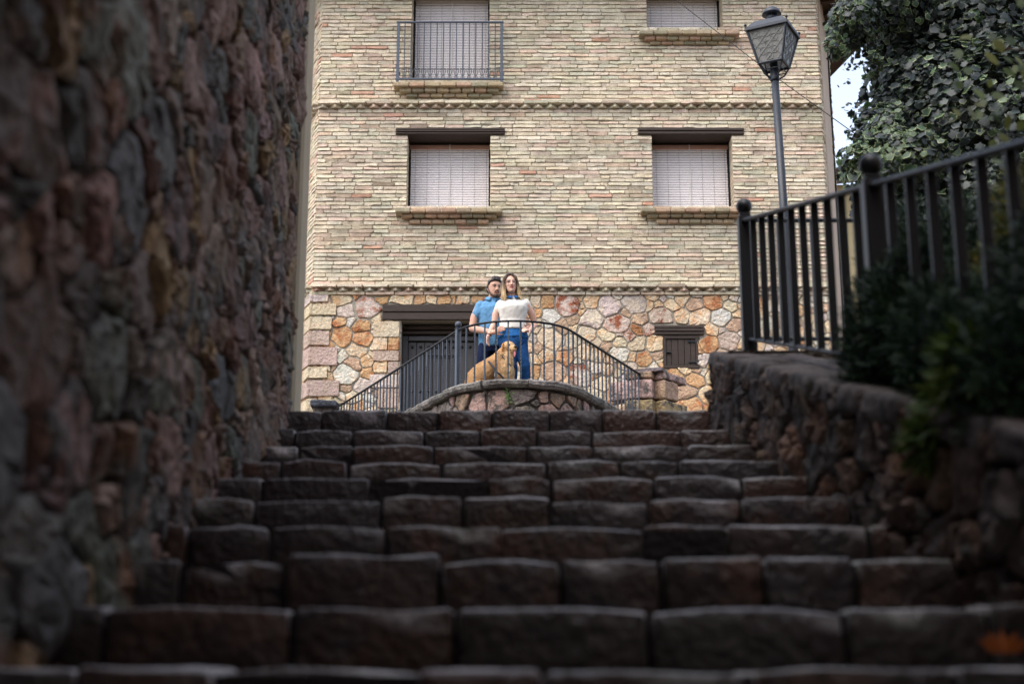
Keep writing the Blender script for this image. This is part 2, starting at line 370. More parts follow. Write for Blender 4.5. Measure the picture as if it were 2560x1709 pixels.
for nm, MPs, ln in (('side_wall', ML, LSIDE), ('side_wall', MR, RSIDE)):
    g = G(); g.add([MPs(0, ZBASE, 0), MPs(ln, ZBASE, 0), MPs(ln, ZTOP, 0), MPs(0, ZTOP, 0)], [(0, 1, 2, 3)]); g.build(nm, M_MORTAR, house)
pl, pr = ML(LSIDE, 0, 0), MR(RSIDE, 0, 0)
g = G()
for a, b in ((pl, Vector((pl.x, 30, 0))), (pr, Vector((pr.x - 1.2, 30, 0))), (Vector((pl.x, 30, 0)), Vector((pr.x - 1.2, 30, 0)))):
    g.add([a + Vector((0, 0, ZBASE)), b + Vector((0, 0, ZBASE)), b + Vector((0, 0, ZTOP)), a + Vector((0, 0, ZTOP))], [(0, 1, 2, 3)])
g.build('rear_wall', M_PLASTER_D, house)
# ---- bricks
def brick_colour(rng, x=.5):
    r = rng.random()
    pinkish = .30 + .35 * max(0, abs(x - .5) - .3) / .2
    if r < .012: c = C(190, 150, 128)
    elif r < .05: c = C(178, 160, 140)
    elif r < .05 + pinkish * .4: c = C(203, 181, 160)
    elif r < .05 + pinkish * .8: c = C(204, 189, 166)
    elif r < .86: c = C(204, 191, 167)
    else: c = C(192, 183, 160)
    return jit(rng, c, .055)
def brick_geo(rng, u0, u1, v0, v1, MP, h, embed=.02):
    c = rng.uniform(.004, .016); w_ = v1 - v0; j = lambda a: rng.gauss(0, a)
    L = u1 - u0; tl, tr = rng.uniform(.003, .014), rng.uniform(.003, .014)
    o = [(u0 + c, v0 + j(.002)), (u0 + L * .3, v0 + j(.0035)), (u0 + L * .66, v0 + j(.0035)), (u1 - c, v0 + j(.002)), (u1 + j(.003), v0 + min(c, w_ * .4)), (u1 + j(.003), v1 - tr),
         (u1 - tr, v1 + j(.002)), (u0 + L * .62, v1 + j(.003)), (u0 + L * .35, v1 + j(.003)), (u0 + tl, v1 + j(.002)), (u0 + j(.003), v1 - tl), (u0 + j(.003), v0 + min(c, w_ * .4))]
    n = len(o); cu, cv = (u0 + u1) / 2, (v0 + v1) / 2; t = j(.003); t2 = j(.003)
    vs = [MP(p[0], p[1], -embed) for p in o] + [MP(p[0], p[1], h * .72) for p in o]
    vs += [MP(p[0] + (.005 if p[0] < cu else -.005), p[1] + (.005 if p[1] < cv else -.005), h + t * (1 if p[0] < cu else -1) + t2 * (1 if p[1] < cv else -1) + j(.0012)) for p in o]
    fs = []
    for k in range(2):
        for i in range(n): fs.append((k * n + i, k * n + (i + 1) % n, (k + 1) * n + (i + 1) % n, (k + 1) * n + i))
    b = 2 * n
    fs += [(b, b + 1, b + 8, b + 9), (b + 1, b + 2, b + 7, b + 8), (b + 2, b + 3, b + 6, b + 7), (b + 3, b + 4, b + 5, b + 6), (b, b + 9, b + 10, b + 11)]
    return vs, fs
def brick_rows(rng, u0, u1, v0, v1, pitch, blocked, MP, outward, out, phase=0):
    n = round((v1 - v0) / pitch); pitch = (v1 - v0) / n
    for r in range(n):
        a, b = v0 + r * pitch + .007, v0 + (r + 1) * pitch - .007
        a += rng.gauss(0, .0015); b += rng.gauss(0, .0015)
        iv = [(u0, u1, 0, 0)]
        for (x0, x1, z0, z1, jamb) in blocked:
            if z1 - .012 <= a or z0 + .012 >= b: continue
            nv = []
            for (p, q, jp, jq) in iv:
                if x1 <= p or x0 >= q: nv.append((p, q, jp, jq)); continue
                if x0 - p > .03: nv.append((p, x0, jp, jamb))
                if q - x1 > .03: nv.append((x1, q, jamb, jq))
            iv = nv
        for (p, q, jp, jq) in iv:
            x = p; first = True
            while x < q - .01:
                L = rng.uniform(.24, .40)
                if first: L *= rng.uniform(.45, 1)
                if rng.random() < .1: L *= .5
                if q - (x + L) < .11: L = q - x
                e = x + L
                lo = x + (.0 if first else .005); hi = e - (.0 if e >= q - 1e-6 else .005)
                dep = .02
                if first and jp: dep = jp; lo -= .004
                if e >= q - 1e-6 and jq: dep = jq; hi += .004
                vs, fs = brick_geo(rng, lo, hi, a, b, MP, rng.uniform(.013, .026), dep)
                fs2 = fs if (Vector(vs[25]) - Vector(vs[24])).cross(Vector(vs[33]) - Vector(vs[24])).dot(outward) > 0 else [tuple(reversed(f)) for f in fs]
                xx = (x + e) / 2
                out.append(((hi - lo) * (b - a), (xx, (a + b) / 2), vs, fs2, brick_colour(rng, (xx - XL) / (XR - XL) if MP is MF else .95)))
                x = e; first = False
LIN = {'w1': (-1.875, -.115, 8.795, 8.905), 'w2': (2.03, 3.745, 8.795, 8.905)}
bl = [OPEN[k] + (.30,) for k in ('w1', 'w2', 'w3', 'w4')] + [LIN[k] + (0,) for k in LIN]
bricks = []
brick_rows(rng, XL - .004, XR + .004, ZB + .005, 9.235, .0664, bl, MF, Vector((0, -1, 0)), bricks)
brick_rows(rng, XL - .004, XR + .004, 9.355, ZTOP, .0664, bl, MF, Vector((0, -1, 0)), bricks)
vis = [b for b in bricks if b[1][1] < 11.1]
vis.sort(key=lambda t: -t[0]); top = set(id(b) for b in vis[:300])
for (_, _, vs, fs, c) in vis[:300]: ob('brick', mesh('brick', vs, fs, {'Col': [c] * len(vs)}), M_BRICK, house)
rest = [b for b in bricks if id(b) not in top]
side = []
brick_rows(rng, .0, LSIDE, ZB + .005, 9.235, .0664, [], ML, NL, side); brick_rows(rng, .0, LSIDE, 9.355, ZTOP, .0664, [], ML, NL, side)
brick_rows(rng, .0, .36, ZBASE + 2, ZTOP, .0664, [], MR, NR, side); brick_rows(rng, 1.55, RSIDE, ZBASE + 2, ZTOP, .0664, [], MR, NR, side)
g = G()
for (_, _, vs, fs, c) in rest + side: g.add(vs, fs, c)
o = g.build('brickwork', M_BRICK, house); o['kind'] = 'stuff'
g = G(); vsb = [MR(u, v, ww) for u in (.36, 1.55) for v in (ZBASE, ZTOP) for ww in (-.05, .035)]
g.add(vsb, [(0, 1, 3, 2), (4, 6, 7, 5), (0, 4, 5, 1), (2, 3, 7, 6), (0, 2, 6, 4), (1, 5, 7, 3)]); g.build('plaster_pilaster', M_PLASTER_D, house)
for k, uu in enumerate((1.60, 1.68)):
    g = G(); g.tube([MR(uu, z, .05 + .004 * math.sin(z * 3 + k)) for z in (2, 4, 6, 7.2, 8.2, 9, 10, 11.5)], .012, 6); g.build('wall_cable', M_DARK, house)
# ---- cornices: projecting stretchers over bricks set cornerwise
def cornice(z, lower, MPs, span, nout):
    for (za, zb, h) in ([(z + .052, z + .105, .125)] + ([(z - .057, z - .004, .05)] if lower else [])):
        x = span[0]
        while x < span[1] - .02:
            L = min(rng.uniform(.38, .46), span[1] - x)
            if span[1] - x - L < .15: L = span[1] - x
            vs, fs = brick_geo(rng, x + .003, x + L - .003, za, zb, MPs, h * rng.uniform(.93, 1.05))
            if (Vector(vs[25]) - Vector(vs[24])).cross(Vector(vs[33]) - Vector(vs[24])).dot(nout) < 0: fs = [tuple(reversed(f)) for f in fs]
            yield ob('brick', mesh('brick', vs, fs, {'Col': [brick_colour(rng, .95)] * len(vs)}), M_BRICK, None)
            x += L
    x = span[0] + .09; s = .115
    while x < span[1] - .05:
        za, zb = z, z + .048; q = rng.uniform(-.006, .006); r_ = s * rng.uniform(.92, 1.03)
        pts = [(x - r_ * .95, -.02), (x - r_ * .1, r_ * .9), (x + r_ * .1, r_ * .9), (x + r_ * .95, -.02)]
        vs = [MPs(p[0] + q, zz, p[1]) for zz in (za, zb) for p in pts]
        vs += [MPs(x + q, zb - .004, r_ * .5)]
        fs = [(0, 3, 2, 1), (4, 5, 6, 7), (0, 1, 5, 4), (1, 2, 6, 5), (2, 3, 7, 6)]
        yield ob('brick', mesh('brick', vs[:8], fs, {'Col': [brick_colour(rng, .9)] * 8}), M_BRICK, None)
        x += .205 + rng.uniform(-.006, .006)
for zc, low in ((9.246, False), (6.16, True)):
    cor = ob('cornice', mesh('cornice', [MF(XL, zc - .01, .004), MF(XR, zc - .01, .004), MF(XR, zc + .11, .004), MF(XL, zc + .11, .004)], [(0, 1, 2, 3)]), M_MORTAR, house)
    for b in cornice(zc, low, MF, (XL - .03, XR + .01), Vector((0, -1, 0))): b.parent = cor
    for b in cornice(zc, low, ML, (-.02, 1.6), NL): b.parent = cor
# ---- ground floor rubble, stone by stone after the photograph (crop pixels: x, y, size, tint)
def palette_house(rng, hint):
    t = hint or rng.choice(['c', 'c', 'c', 'o', 'p', 'w', 'c', 'b'])
    P = {'c': (C(212, 194, 164), C(200, 160, 120)), 'o': (C(204, 164, 122), C(164, 108, 72)), 'p': (C(194, 178, 168), C(206, 188, 168)), 'w': (C(208, 202, 188), C(202, 182, 156)),
         'b': (C(178, 148, 124), C(196, 168, 140)), 'r': (C(206, 188, 172), C(152, 88, 60)), 'q': (C(202, 186, 158), C(194, 172, 144)), 'k': (C(184, 162, 148), C(168, 146, 130))}[t]
    return jit(rng, P[0], .1), jit(rng, P[1], .12)
RIGHT = [(275, 440, 75, 'o'), (165, 430, 42, 'c'), (430, 450, 115, 'r'), (670, 440, 66, 'c'), (840, 470, 98, 'p'), (1065, 440, 108, 'p'), (1210, 455, 42, 'c'), (1290, 460, 46, 'c'), (1340, 405, 38, 'p'), (1400, 378, 42, 'w'),
 (1415, 465, 66, 'c'), (1515, 395, 68, 'c'), (1655, 375, 45, 'p'), (1640, 450, 78, 'b'), (1795, 430, 78, 'o'), (1920, 390, 34, 'c'), (1990, 395, 46, 'p'), (1970, 470, 68, 'c'), (900, 372, 42, 'w'), (1225, 370, 55, 'c'),
 (290, 555, 86, 'w'), (155, 545, 45, 'o'), (500, 585, 55, 'b'), (665, 605, 102, 'p'), (905, 640, 108, 'r'), (970, 550, 50, 'b'), (1120, 590, 66, 'b'), (1320, 580, 112, 'r'), (1510, 570, 66, 'c'), (1680, 570, 92, 'c'), (1870, 580, 86, 'w'),
 (2020, 545, 46, 'c'), (2010, 645, 72, 'b'), (370, 660, 72, 'b'), (250, 640, 42, 'w'), (630, 715, 82, 'c'), (1090, 690, 54, 'o'), (1195, 690, 50, 'r'), (1800, 670, 62, 'c'), (800, 740, 76, 'c'), (920, 725, 46, 'p'), (1020, 740, 62, 'r'),
 (1890, 690, 32, 'p'), (280, 775, 108, 'c'), (390, 800, 42, 'w'), (480, 800, 72, 'c'), (700, 800, 50, 'c'), (930, 815, 60, 'c'), (1090, 815, 82, 'q'), (1255, 810, 76, 'c'), (1770, 830, 78, 'o'), (1950, 800, 98, 'k'), (800, 845, 45, 'b'),
 (180, 860, 52, 'b'), (240, 920, 72, 'c'), (420, 945, 78, 'o'), (930, 910, 84, 'w'), (1040, 950, 46, 'c'), (1160, 960, 68, 'o'), (1285, 940, 46, 'b'), (1710, 965, 52, 'p'), (1790, 1000, 34, 'c'), (600, 900, 62, 'c'), (720, 930, 60, 'c'),
 (130, 950, 46, 'c'), (140, 1090, 54, 'o'), (310, 1075, 104, 'b'), (560, 1110, 104, 'r'), (700, 1050, 50, 'p'), (820, 1060, 52, 'c'), (1440, 1140, 78, 'o'), (1630, 1150, 82, 'o'), (1790, 1130, 54, 'c'), (1390, 1280, 58, 'w'), (1545, 1285, 92, 'b'),
 (1755, 1290, 82, 'c'), (1570, 1410, 112, 'o'), (1810, 1415, 42, 'o'), (890, 1300, 86, 'o'), (760, 1190, 70, 'c'), (880, 1180, 56, 'w'), (1010, 1290, 54, 'p'), (960, 1430, 58, 'c'), (700, 1310, 60, 'c'), (1540, 1070, 42, 'c'), (1655, 1065, 36, 'b'),
 (2060, 820, 60, 'c'), (1900, 930, 70, 'b'), (2010, 980, 60, 'c'), (1950, 1120, 80, 'o'), (2100, 1100, 70, 'p'), (1980, 1280, 80, 'c'), (2160, 430, 60, 'c'), (2150, 560, 70, 'o'), (2160, 690, 60, 'p'), (2200, 850, 80, 'c')]
LEFT = [(500, 410, 88, 'c'), (620, 385, 26, 'o'), (735, 480, 115, 'r'), (880, 395, 54, 'o'), (540, 515, 78, 'p'), (478, 618, 52, 'o'), (592, 612, 24, 'w'), (690, 655, 76, 'o'), (772, 660, 24, 'w'), (500, 745, 96, 'o'), (700, 780, 84, 'o'),
 (650, 880, 84, 'c'), (512, 950, 56, 'w'), (600, 1010, 82, 'b'), (740, 985, 56, 'c'), (740, 1090, 58, 'o'), (540, 1112, 110, 'w'), (440, 1048, 40, 'b'), (545, 1205, 62, 'b'), (700, 1205, 72, 'p'), (600, 1315, 56, 'c'), (855, 1170, 76, 'p'),
 (500, 1300, 24, 'w'), (408, 735, 28, 'o'), (1060, 410, 100, 'c'), (1245, 415, 64, 'o'), (1330, 410, 60, 'c'), (1450, 400, 50, 'o'), (1542, 385, 24, 'o'), (1640, 405, 70, 'c'), (1770, 405, 54, 'o'), (860, 1050, 62, 'c'), (860, 830, 70, 'c'), (990, 1030, 50, 'p'),
 (2000, 420, 80, 'c'), (2100, 520, 70, 'o'), (2150, 640, 70, 'c'), (1900, 450, 60, 'p'), (2080, 760, 70, 'b'), (2150, 900, 70, 'c'), (2060, 1050, 80, 'o'), (2050, 1250, 80, 'c'), (2140, 1150, 60, 'w')]
seeds = []
for lst, ox in ((RIGHT, 1300), (LEFT, 720)):
    for (x, y, r_, t) in lst:
        p = U(ox + x / 3.733, 640 + y / 3.733, YF); s = U(ox + (x + r_) / 3.733, 640 + y / 3.733, YF).x - p.x
        seeds.append((p.x, p.z, s * .98, t))
DO = OPEN['door']; HA = OPEN['hatch']
DLIN = (-2.03, -.22, 5.70, 5.95); HLIN = (2.22, 3.0, 5.462, 5.615)
holes = [(DO[0], DO[1], DO[2] - 1, DO[3]), HA, DLIN, HLIN]
inside = lambda u, v: any(a < u < b and c < v < d for a, b, c, d in holes)
seeds = [s for s in seeds if not inside(s[0], s[1])]
S = pack(rng, XL, XR, 3.5, 6.10, .045, .10, 1.1, seeds, 5000, inside, tight=.86)
def cut_holes(poly, an):
    for a, b, c, d in holes:
        n = len(poly)
        cx = sum(p[0] for p in poly) / n * an; cy = sum(p[1] for p in poly) / n
        us = [p[0] * an for p in poly]; vv = [p[1] for p in poly]
        if max(us) < a or min(us) > b or max(vv) < c or min(vv) > d: continue
        opts = [(a - cx, (1, 0, (a - .008) / an)), (cx - b, (-1, 0, -(b + .008) / an)), (c - cy, (0, 1, c - .008)), (cy - d, (0, -1, -(d + .008)))]
        _, (nx, ny, dd) = max(opts, key=lambda t: t[0])
        poly = clip_poly(poly, nx, ny, dd)
        if len(poly) < 3: return []
    return poly
lay_stones(house, rng, S, (XL + .02, XR - .01, 3.45, 6.10), 1.1, .015, MF, Vector((0, -1, 0)), .024, palette_house, M_STONE, lump=.3, ridge=.93, rings=3, amt=.028, cut=.10, warp=.04, shape=cut_holes, embed=.03)
def side_stones(MPs, n_, ln, u0=.0):
    S2 = pack(rng, u0, ln, 3.6, 6.11, .07, .16, 1.1, None, 1500)
    lay_stones(house, rng, S2, (u0, ln, 3.5, 6.10), 1.1, .018, MPs, n_, .024, lambda r, h: palette_house(r, 'o' if r.random() < .5 else 'b'), M_STONE, lump=.22, ridge=.93, rings=3, amt=.04, cut=.13)
side_stones(ML, NL, 1.8, .2)
# quoins wrapping the corner, and the dressed stones of the door jamb
def quoin(u0, u1, v0, v1, MPs, n_, t, h=.055, depth=.03):
    b = G(); vs, fs = brick_geo(rng, u0, u1, v0, v1, MPs, h, depth)
    nn = 12; vs = list(vs)
    c, c2 = palette_house(rng, t)
    fs = fs if (Vector(vs[25]) - Vector(vs[24])).cross(Vector(vs[33]) - Vector(vs[24])).dot(n_) > 0 else [tuple(reversed(f)) for f in fs]
    return vs, fs, c, c2
QY = [(365, 440, 378, 'p'), (450, 560, 452, 'q'), (572, 695, 410, 'q'), (702, 842, 385, 'k'), (850, 1028, 462, 'k'), (1036, 1148, 370, 'q'), (1160, 1312, 482, 'k'), (1335, 1470, 430, 'q')]
for (ya, yb, xr_, t) in QY:
    za, zb = U(760, 640 + yb / 3.733, YF).z, U(760, 640 + ya / 3.733, YF).z
    u1 = U(720 + xr_ / 3.733, 640 + (ya + yb) / 7.466, YF).x
    v1, f1, c, c2 = quoin(XL - .052, u1, za + .008, zb - .004, MF, Vector((0, -1, 0)), t)
    v2, f2, _, _ = quoin(-.05, rng.uniform(.30, .5), za + .008, zb - .004, ML, NL, t)
    g = G(); g.add(v1, f1, c, c2); g.add(v2, f2, c, c2); g.build('quoin_stone', M_STONE, house)
for (xa, xb, ya, yb, t) in [(800, 1040, 618, 762, 'q'), (796, 930, 770, 882, 'c'), (938, 1042, 766, 880, 'o'), (800, 1042, 890, 982, 'k'), (812, 930, 1000, 1090, 'c'), (944, 1044, 992, 1100, 'k'), (775, 1044, 1110, 1230, 'p'), (860, 1044, 1240, 1420, 'k')]:
    a, b = U(720 + xa / 3.733, 840, YF), U(720 + xb / 3.733, 840, YF)
    za, zb = U(980, 640 + yb / 3.733, YF).z, U(980, 640 + ya / 3.733, YF).z
    u1 = min(b.x, DO[0] + .006)
    vs, fs, c, c2 = quoin(a.x, u1, za, zb, MF, Vector((0, -1, 0)), t, .05, .30 if xb > 1000 else .03)
    ob('quoin_stone', mesh('quoin_stone', vs, fs, {'Col': [c] * len(vs), 'Col2': [c2] * len(vs)}), M_STONE, house)
for (za, zb) in ((3.5, 3.9), (3.91, 4.25), (4.26, 4.72), (4.73, 5.05), (5.06, 5.42), (5.43, 5.69)):
    vs, fs, c, c2 = quoin(DO[1] - .006, DO[1] + rng.uniform(.25, .5), za, zb, MF, Vector((0, -1, 0)), rng.choice('qck'), .05, .30)
    ob('quoin_stone', mesh('quoin_stone', vs, fs, {'Col': [c] * len(vs), 'Col2': [c2] * len(vs)}), M_STONE, house)
# ---- timber lintels: stacked boards
def lintel(x0, x1, z0, z1, boards, proud, depth, m=M_WOOD):
    L = ob('lintel', (lambda g: (g.bevel_box(x0 + .01, x1 - .01, YF - proud + .02, YF + depth, z0 + .004, z1, .006), g.mesh('lintel'))[1])(G()), m, house)
    z = z0
    for k in range(boards):
        zz = z0 + (z1 - z0) * (k + 1) / boards
        g = G(); g.bevel_box(x0 + rng.uniform(0, .012), x1 - rng.uniform(0, .012), YF - proud - .012 * (k % 2) , YF - proud + .05, z, zz - .008, .007); g.build('board', m, L); z = zz
lintel(*LIN['w1'], 3, .05, .40); lintel(*LIN['w2'], 2, .05, .40); lintel(*DLIN, 2, .05, .32); lintel(*HLIN, 3, .045, .06)
# ---- windows with slatted roller blinds
def window(key, top_header, nm_label):
    x0, x1, z0, z1 = OPEN[key]; YB = YF + .37; wd = x1 - x0
    zt = (U(1280, 364, YB).z if top_header else z1)
    win = ob('window', (lambda g: (g.box(x0 + .002, x1 - .002, YB + .03, YB + .045, z0 + .002, z1 - .002), g.mesh('window'))[1])(G()), M_DARK, house); win['label'] = nm_label
    g = G(); g.bevel_box(x0 + .01, x1 - .01, YB - .035, YB + .02, zt - .075, zt, .01)
    if top_header: g.build('blind_header', M_BLINDHEAD, win)
    pitch = .0293; z = z0 + .012; slat = None
    g = G(); a, b = x0 + .035, x1 - .035
    prof = [(-.002, -.0106), (-.005, -.006), (-.006, 0), (-.005, .006), (-.002, .0106), (.001, .0106), (.001, -.0106)]
    vs = [(xx, y + zz * .2, zz) for xx in (a, b) for (y, zz) in prof]; n = 7
    g.add(vs, [(i, (i + 1) % n, n + (i + 1) % n, n + i) for i in range(n)] + [tuple(range(n)), tuple(range(2 * n - 1, n - 1, -1))])
    me = g.mesh('slat')
    while z < (zt - .08 if top_header else z1 - .01):
        o = ob('slat', me, M_BLIND, win); o.location = (rng.gauss(0, .0015), YB - .004 + rng.gauss(0, .0008), z + .0125); z += pitch
    for k in range(7):
        xx = a + wd * .055 + (wd - .18) * k / 6
        g = G(); g.box(xx - .0016, xx + .0016, YB - .0165, YB - .0145, z0 + .01, zt - .07)
        if k == 3: continue
        g.build('string', M_STRING, win)
    g = G(); g.tube([((x0 + x1) / 2, YB - .03, z0 + .02), ((x0 + x1) / 2 + .004, YB - .032, (z0 + zt) / 2), ((x0 + x1) / 2, YB - .045, zt)], .0065, 6); g.build('cord', M_CORD, win)
    for xx in (x0 + .012, x1 - .012):
        g = G(); g.box(xx - .012, xx + .012, YB - .03, YB + .03, z0 + .002, z1 - .002); g.build('guide', M_DARK, win)
window('w1', True, 'blind-covered window under a timber lintel'); window('w2', True, 'blind-covered window under a timber lintel')
window('w3', False, 'blind-covered balcony window'); window('w4', False, 'blind-covered window cut by the top of the picture')
# ---- stepped brick sills
def sill(tiers, nm=None):
    base = None
    for k, (pxa, pxb, ya, yb) in enumerate(tiers):
        pr_ = (.22, .145, .075)[k]; Y_ = YF - pr_
        a, b = U(pxa, ya, Y_), U(pxb, ya, Y_); zt, zb = a.z, U(pxa, yb, Y_).z
        if base is None:
            g = G(); g.box(a.x + .05, b.x - .05, YF - .05, YF + .36, zb + .02, zt - .006); base = g.build('sill', M_MORTAR, house)
        n = 7 + (k == 1); x = a.x
        for i in range(n):
            L = (b.x - a.x) / n
            vs, fs = block(rng, (x + L / 2, YF - pr_ / 2 + .02, (zt + zb) / 2), (L / 2 - .004, pr_ / 2 + .02 + rng.uniform(-.006, .006), (zt - zb) / 2), 9, .006, 12)
            c = jit(rng, rng.choice([C(170, 152, 124), C(164, 146, 120), C(174, 146, 122), C(150, 140, 116)]), .12)
            ob('brick', mesh('brick', vs, fs, {'Col': [c] * len(vs)}), M_BRICK, base); x += L
sill([(987, 1256, 518, 530), (1003, 1242, 532, 542), (1023, 1223, 548, 558)])
sill([(1603, 1862, 518, 529), (1618, 1850, 531, 541), (1641, 1836, 547, 557)])
sill([(983, 1259, 204, 215), (998, 1248, 216, 229), (1014, 1231, 232, 242)])
sill([(1598, 1850, 75, 85), (1611, 1836, 87, 98), (1625, 1823, 101, 110)])
# ---- little iron balcony
YBAL = YF - .20
a, b = U(992, 190, YBAL), U(1256, 190, YBAL); zt = U(1000, 56, YBAL).z; zb = U(1000, 197, YBAL).z
g = G(); g.bevel_box(a.x - .02, b.x + .02, YBAL - .02, YBAL + .02, zt - .016, zt + .012, .004); bal = g.build('balcony_railing', M_IRON, house)
g = G(); g.bevel_box(a.x - .025, b.x + .025, YBAL - .016, YBAL + .016, zb - .02, zb + .01, .004); g.build('bottom_rail', M_IRON, bal)
nb = 16; me = None
for i in range(nb + 1):
    x = a.x + .012 + (b.x - a.x - .024) * i / nb
    if i in (0, nb):
        g = G(); g.bevel_box(x - .024, x + .024, YBAL - .012, YBAL + .012, zb - .06, zt - .016, .003); g.build('post', M_IRON, bal)
        g = G(); g.box(x - .012, x + .012, YBAL + .012, YF + .02, zt - .03, zt - .006); g.build('side_rail', M_IRON, bal)
        g = G(); g.box(x - .012, x + .012, YBAL + .012, YF + .02, zb - .02, zb + .004); g.build('side_rail', M_IRON, bal)
    else:
        g = G(); g.tube([(0, 0, zb), (0, 0, zt - .01)], .0085, 6, False)
        me = me or g.mesh('baluster'); o = ob('baluster', me, M_IRON, bal); o.location = (x, YBAL, 0)
step = (b.x - a.x - .024) / nb; zs = U(1000, 171, YBAL).z - zb; me = None
for i in range(nb):
    x = a.x + .012 + step * i
    if me is None:
        g = G()
        for s in (-1, 1):
            pts = [(s * step * .5, 0, .006), (s * step * .22, 0, .02), (s * step * .36, 0, .05), (s * step * .18, 0, zs * .62), (s * step * .10, 0, zs * .92), (s * step * .2, 0, zs), (s * step * .34, 0, zs * .93), (s * step * .3, 0, zs * .80), (s * step * .2, 0, zs * .84)]
            g.tube(pts, .0058, 5, False)
        me = g.mesh('scroll')
    o = ob('scroll', me, M_IRON_DARK, bal); o.location = (x + step / 2, YBAL, zb)
# ---- plank door with studs and moulded panels
YD = YF + .26
g = G(); g.bevel_box(DO[0] + .09, DO[1] - .09, YD + .02, YD + .06, 3.43, 5.42, .005); door = g.build('door', M_DOOR, house)
for (xa, xb, za, zb) in ((DO[0] + .002, DO[0] + .095, 3.43, 5.50), (DO[1] - .095, DO[1] - .002, 3.43, 5.50), (DO[0] + .095, DO[1] - .095, 5.42, 5.50)):
    g = G(); g.bevel_box(xa, xb, YD - .05, YD + .06, za, zb, .012); g.build('frame', M_DOOR, door)
for zz in (5.53, 5.60):
    g = G(); g.bevel_box(DO[0] + .01, DO[1] - .01, YD - .06 - (zz - 5.5) * .3, YD + .05, zz, zz + .05, .012); g.build('transom', M_WOOD, door)
npk = 8; xa = DO[0] + .097; wd = (DO[1] - DO[0] - .194) / npk; mep = mes = None
for i in range(npk):
    if mep is None:
        g = G(); g.bevel_box(.003, wd - .003, 0, .03, 3.43, 5.41, .006); mep = g.mesh('plank')
        g = G(); g.tube([(0, 0, 0), (0, -.012, 0)], [.028, .02], 8, False, (0, 0, 1)); g.tube([(0, -.01, 0), (0, -.024, 0)], [.012, .006], 8, False, (0, 0, 1)); mes = g.mesh('stud', True)
    o = ob('plank', mep, M_DOOR, door); o.location = (xa + i * wd, YD - .01, 0)
    for zz in (5.33, 4.62, 4.0):
        o = ob('stud', mes, M_IRON_DARK, door); o.location = (xa + (i + .5) * wd, YD - .011, zz)
for (x0, x1, z0, z1) in ((DO[0] + .36, DO[1] - .36, 4.4, 5.22), (DO[0] + .36, DO[1] - .36, 3.6, 4.25)):
    g = G()
    for k, q in ((0, .03), (.045, .018)):
        for (p0, p1, r0, r1) in ((x0 + k, x1 - k, z0 + k, z0 + k + q), (x0 + k, x1 - k, z1 - k - q, z1 - k), (x0 + k, x0 + k + q, z0 + k + q, z1 - k - q), (x1 - k - q, x1 - k, z0 + k + q, z1 - k - q)):
            g.bevel_box(p0, p1, YD - .035 + k * .2, YD, r0, r1, .005)
    g.build('moulding', M_DOOR, door)
# ---- small plank hatch
YH = YF + .01
g = G(); g.box(HA[0] + .003, HA[1] - .003, YH + .035, YH + .06, HA[2] + .003, HA[3] - .003); hatch = g.build('hatch', M_WOOD, house); hatch['label'] = 'small shuttered hatch of dark vertical planks'
for (p0, p1, r0, r1) in ((HA[0] - .01, HA[1] + .03, HA[3] - .045, HA[3] + .004), (HA[0] - .012, HA[1] + .012, HA[2] - .012, HA[2] + .04), (HA[0] - .01, HA[0] + .03, HA[2] + .04, HA[3] - .045), (HA[1] - .03, HA[1] + .012, HA[2] + .04, HA[3] - .045)):
    g = G(); g.bevel_box(p0, p1, YH - .035, YH + .03, r0, r1, .004); g.build('frame', M_WOOD, hatch)
ws = [.085, .105, .095, .10, .079]; x = HA[0] + .031
for wq in ws:
    g = G(); g.bevel_box(x + .0025, x + wq - .0025, YH - .012 - rng.uniform(0, .006), YH + .02, HA[2] + .045, HA[3] - .048, .005); g.build('plank', M_WOOD, hatch); x += wq
for zz in (HA[3] - .09, HA[2] + .085):
    g = G(); g.bevel_box(HA[1] - .15, HA[1] - .03, YH - .03, YH - .014, zz - .012, zz + .012, .003); g.tube([(HA[1] - .028, YH - .03, zz - .03), (HA[1] - .028, YH - .03, zz + .03)], .01, 8); g.build('hinge', M_IRON_DARK, hatch)
g = G(); g.bevel_box(HA[0] + .03, HA[0] + .10, YH - .035, YH - .015, 5.17, 5.20, .003); g.tube([(HA[0] + .05, YH - .045, 5.185), (HA[0] + .11, YH - .045, 5.175)], .008, 8); g.build('latch', M_IRON_DARK, hatch)
# ---- roof: hipped tiles above the picture, boarded eaves on the garden side
foot = [ML(LSIDE, 0, 0), CL, CR, MR(RSIDE, 0, 0), Vector((pr.x - 1.2, 30, 0)), Vector((pl.x, 30, 0))]
cen = sum(foot, Vector()) / 6
g = G(); n = 6
ring = [cen + (p - cen) * 1.17 for p in foot]
g.add([p + Vector((0, 0, ZTOP + .07)) for p in ring] + [p + Vector((0, 0, ZTOP + .17)) for p in ring] + [cen + Vector((0, 0, ZTOP + 2.2))],
      [tuple(reversed(range(n)))] + [(i, (i + 1) % n, n + (i + 1) % n, n + i) for i in range(n)] + [(n + i, n + (i + 1) % n, 2 * n) for i in range(n)])
roof = g.build('roof', M_ROOF, house)
g = G(); g.add([p + Vector((0, 0, ZTOP + .062)) for p in ring], [tuple(reversed(range(n)))]); g.build('eave_underside', M_SOFFIT, roof)
for k in range(7):
    ww = .03 + k * .135
    g = G(); vsb = [MR(u, v, q) for u in (-.6, RSIDE + .5) for v in (ZTOP - .02 + .004 * (k % 2), ZTOP + .05) for q in (ww, ww + .125)]
    g.add(vsb, [(0, 1, 3, 2), (4, 6, 7, 5), (0, 4, 5, 1), (2, 3, 7, 6), (0, 2, 6, 4), (1, 5, 7, 3)]); g.build('soffit_board', M_SOFFIT, roof)
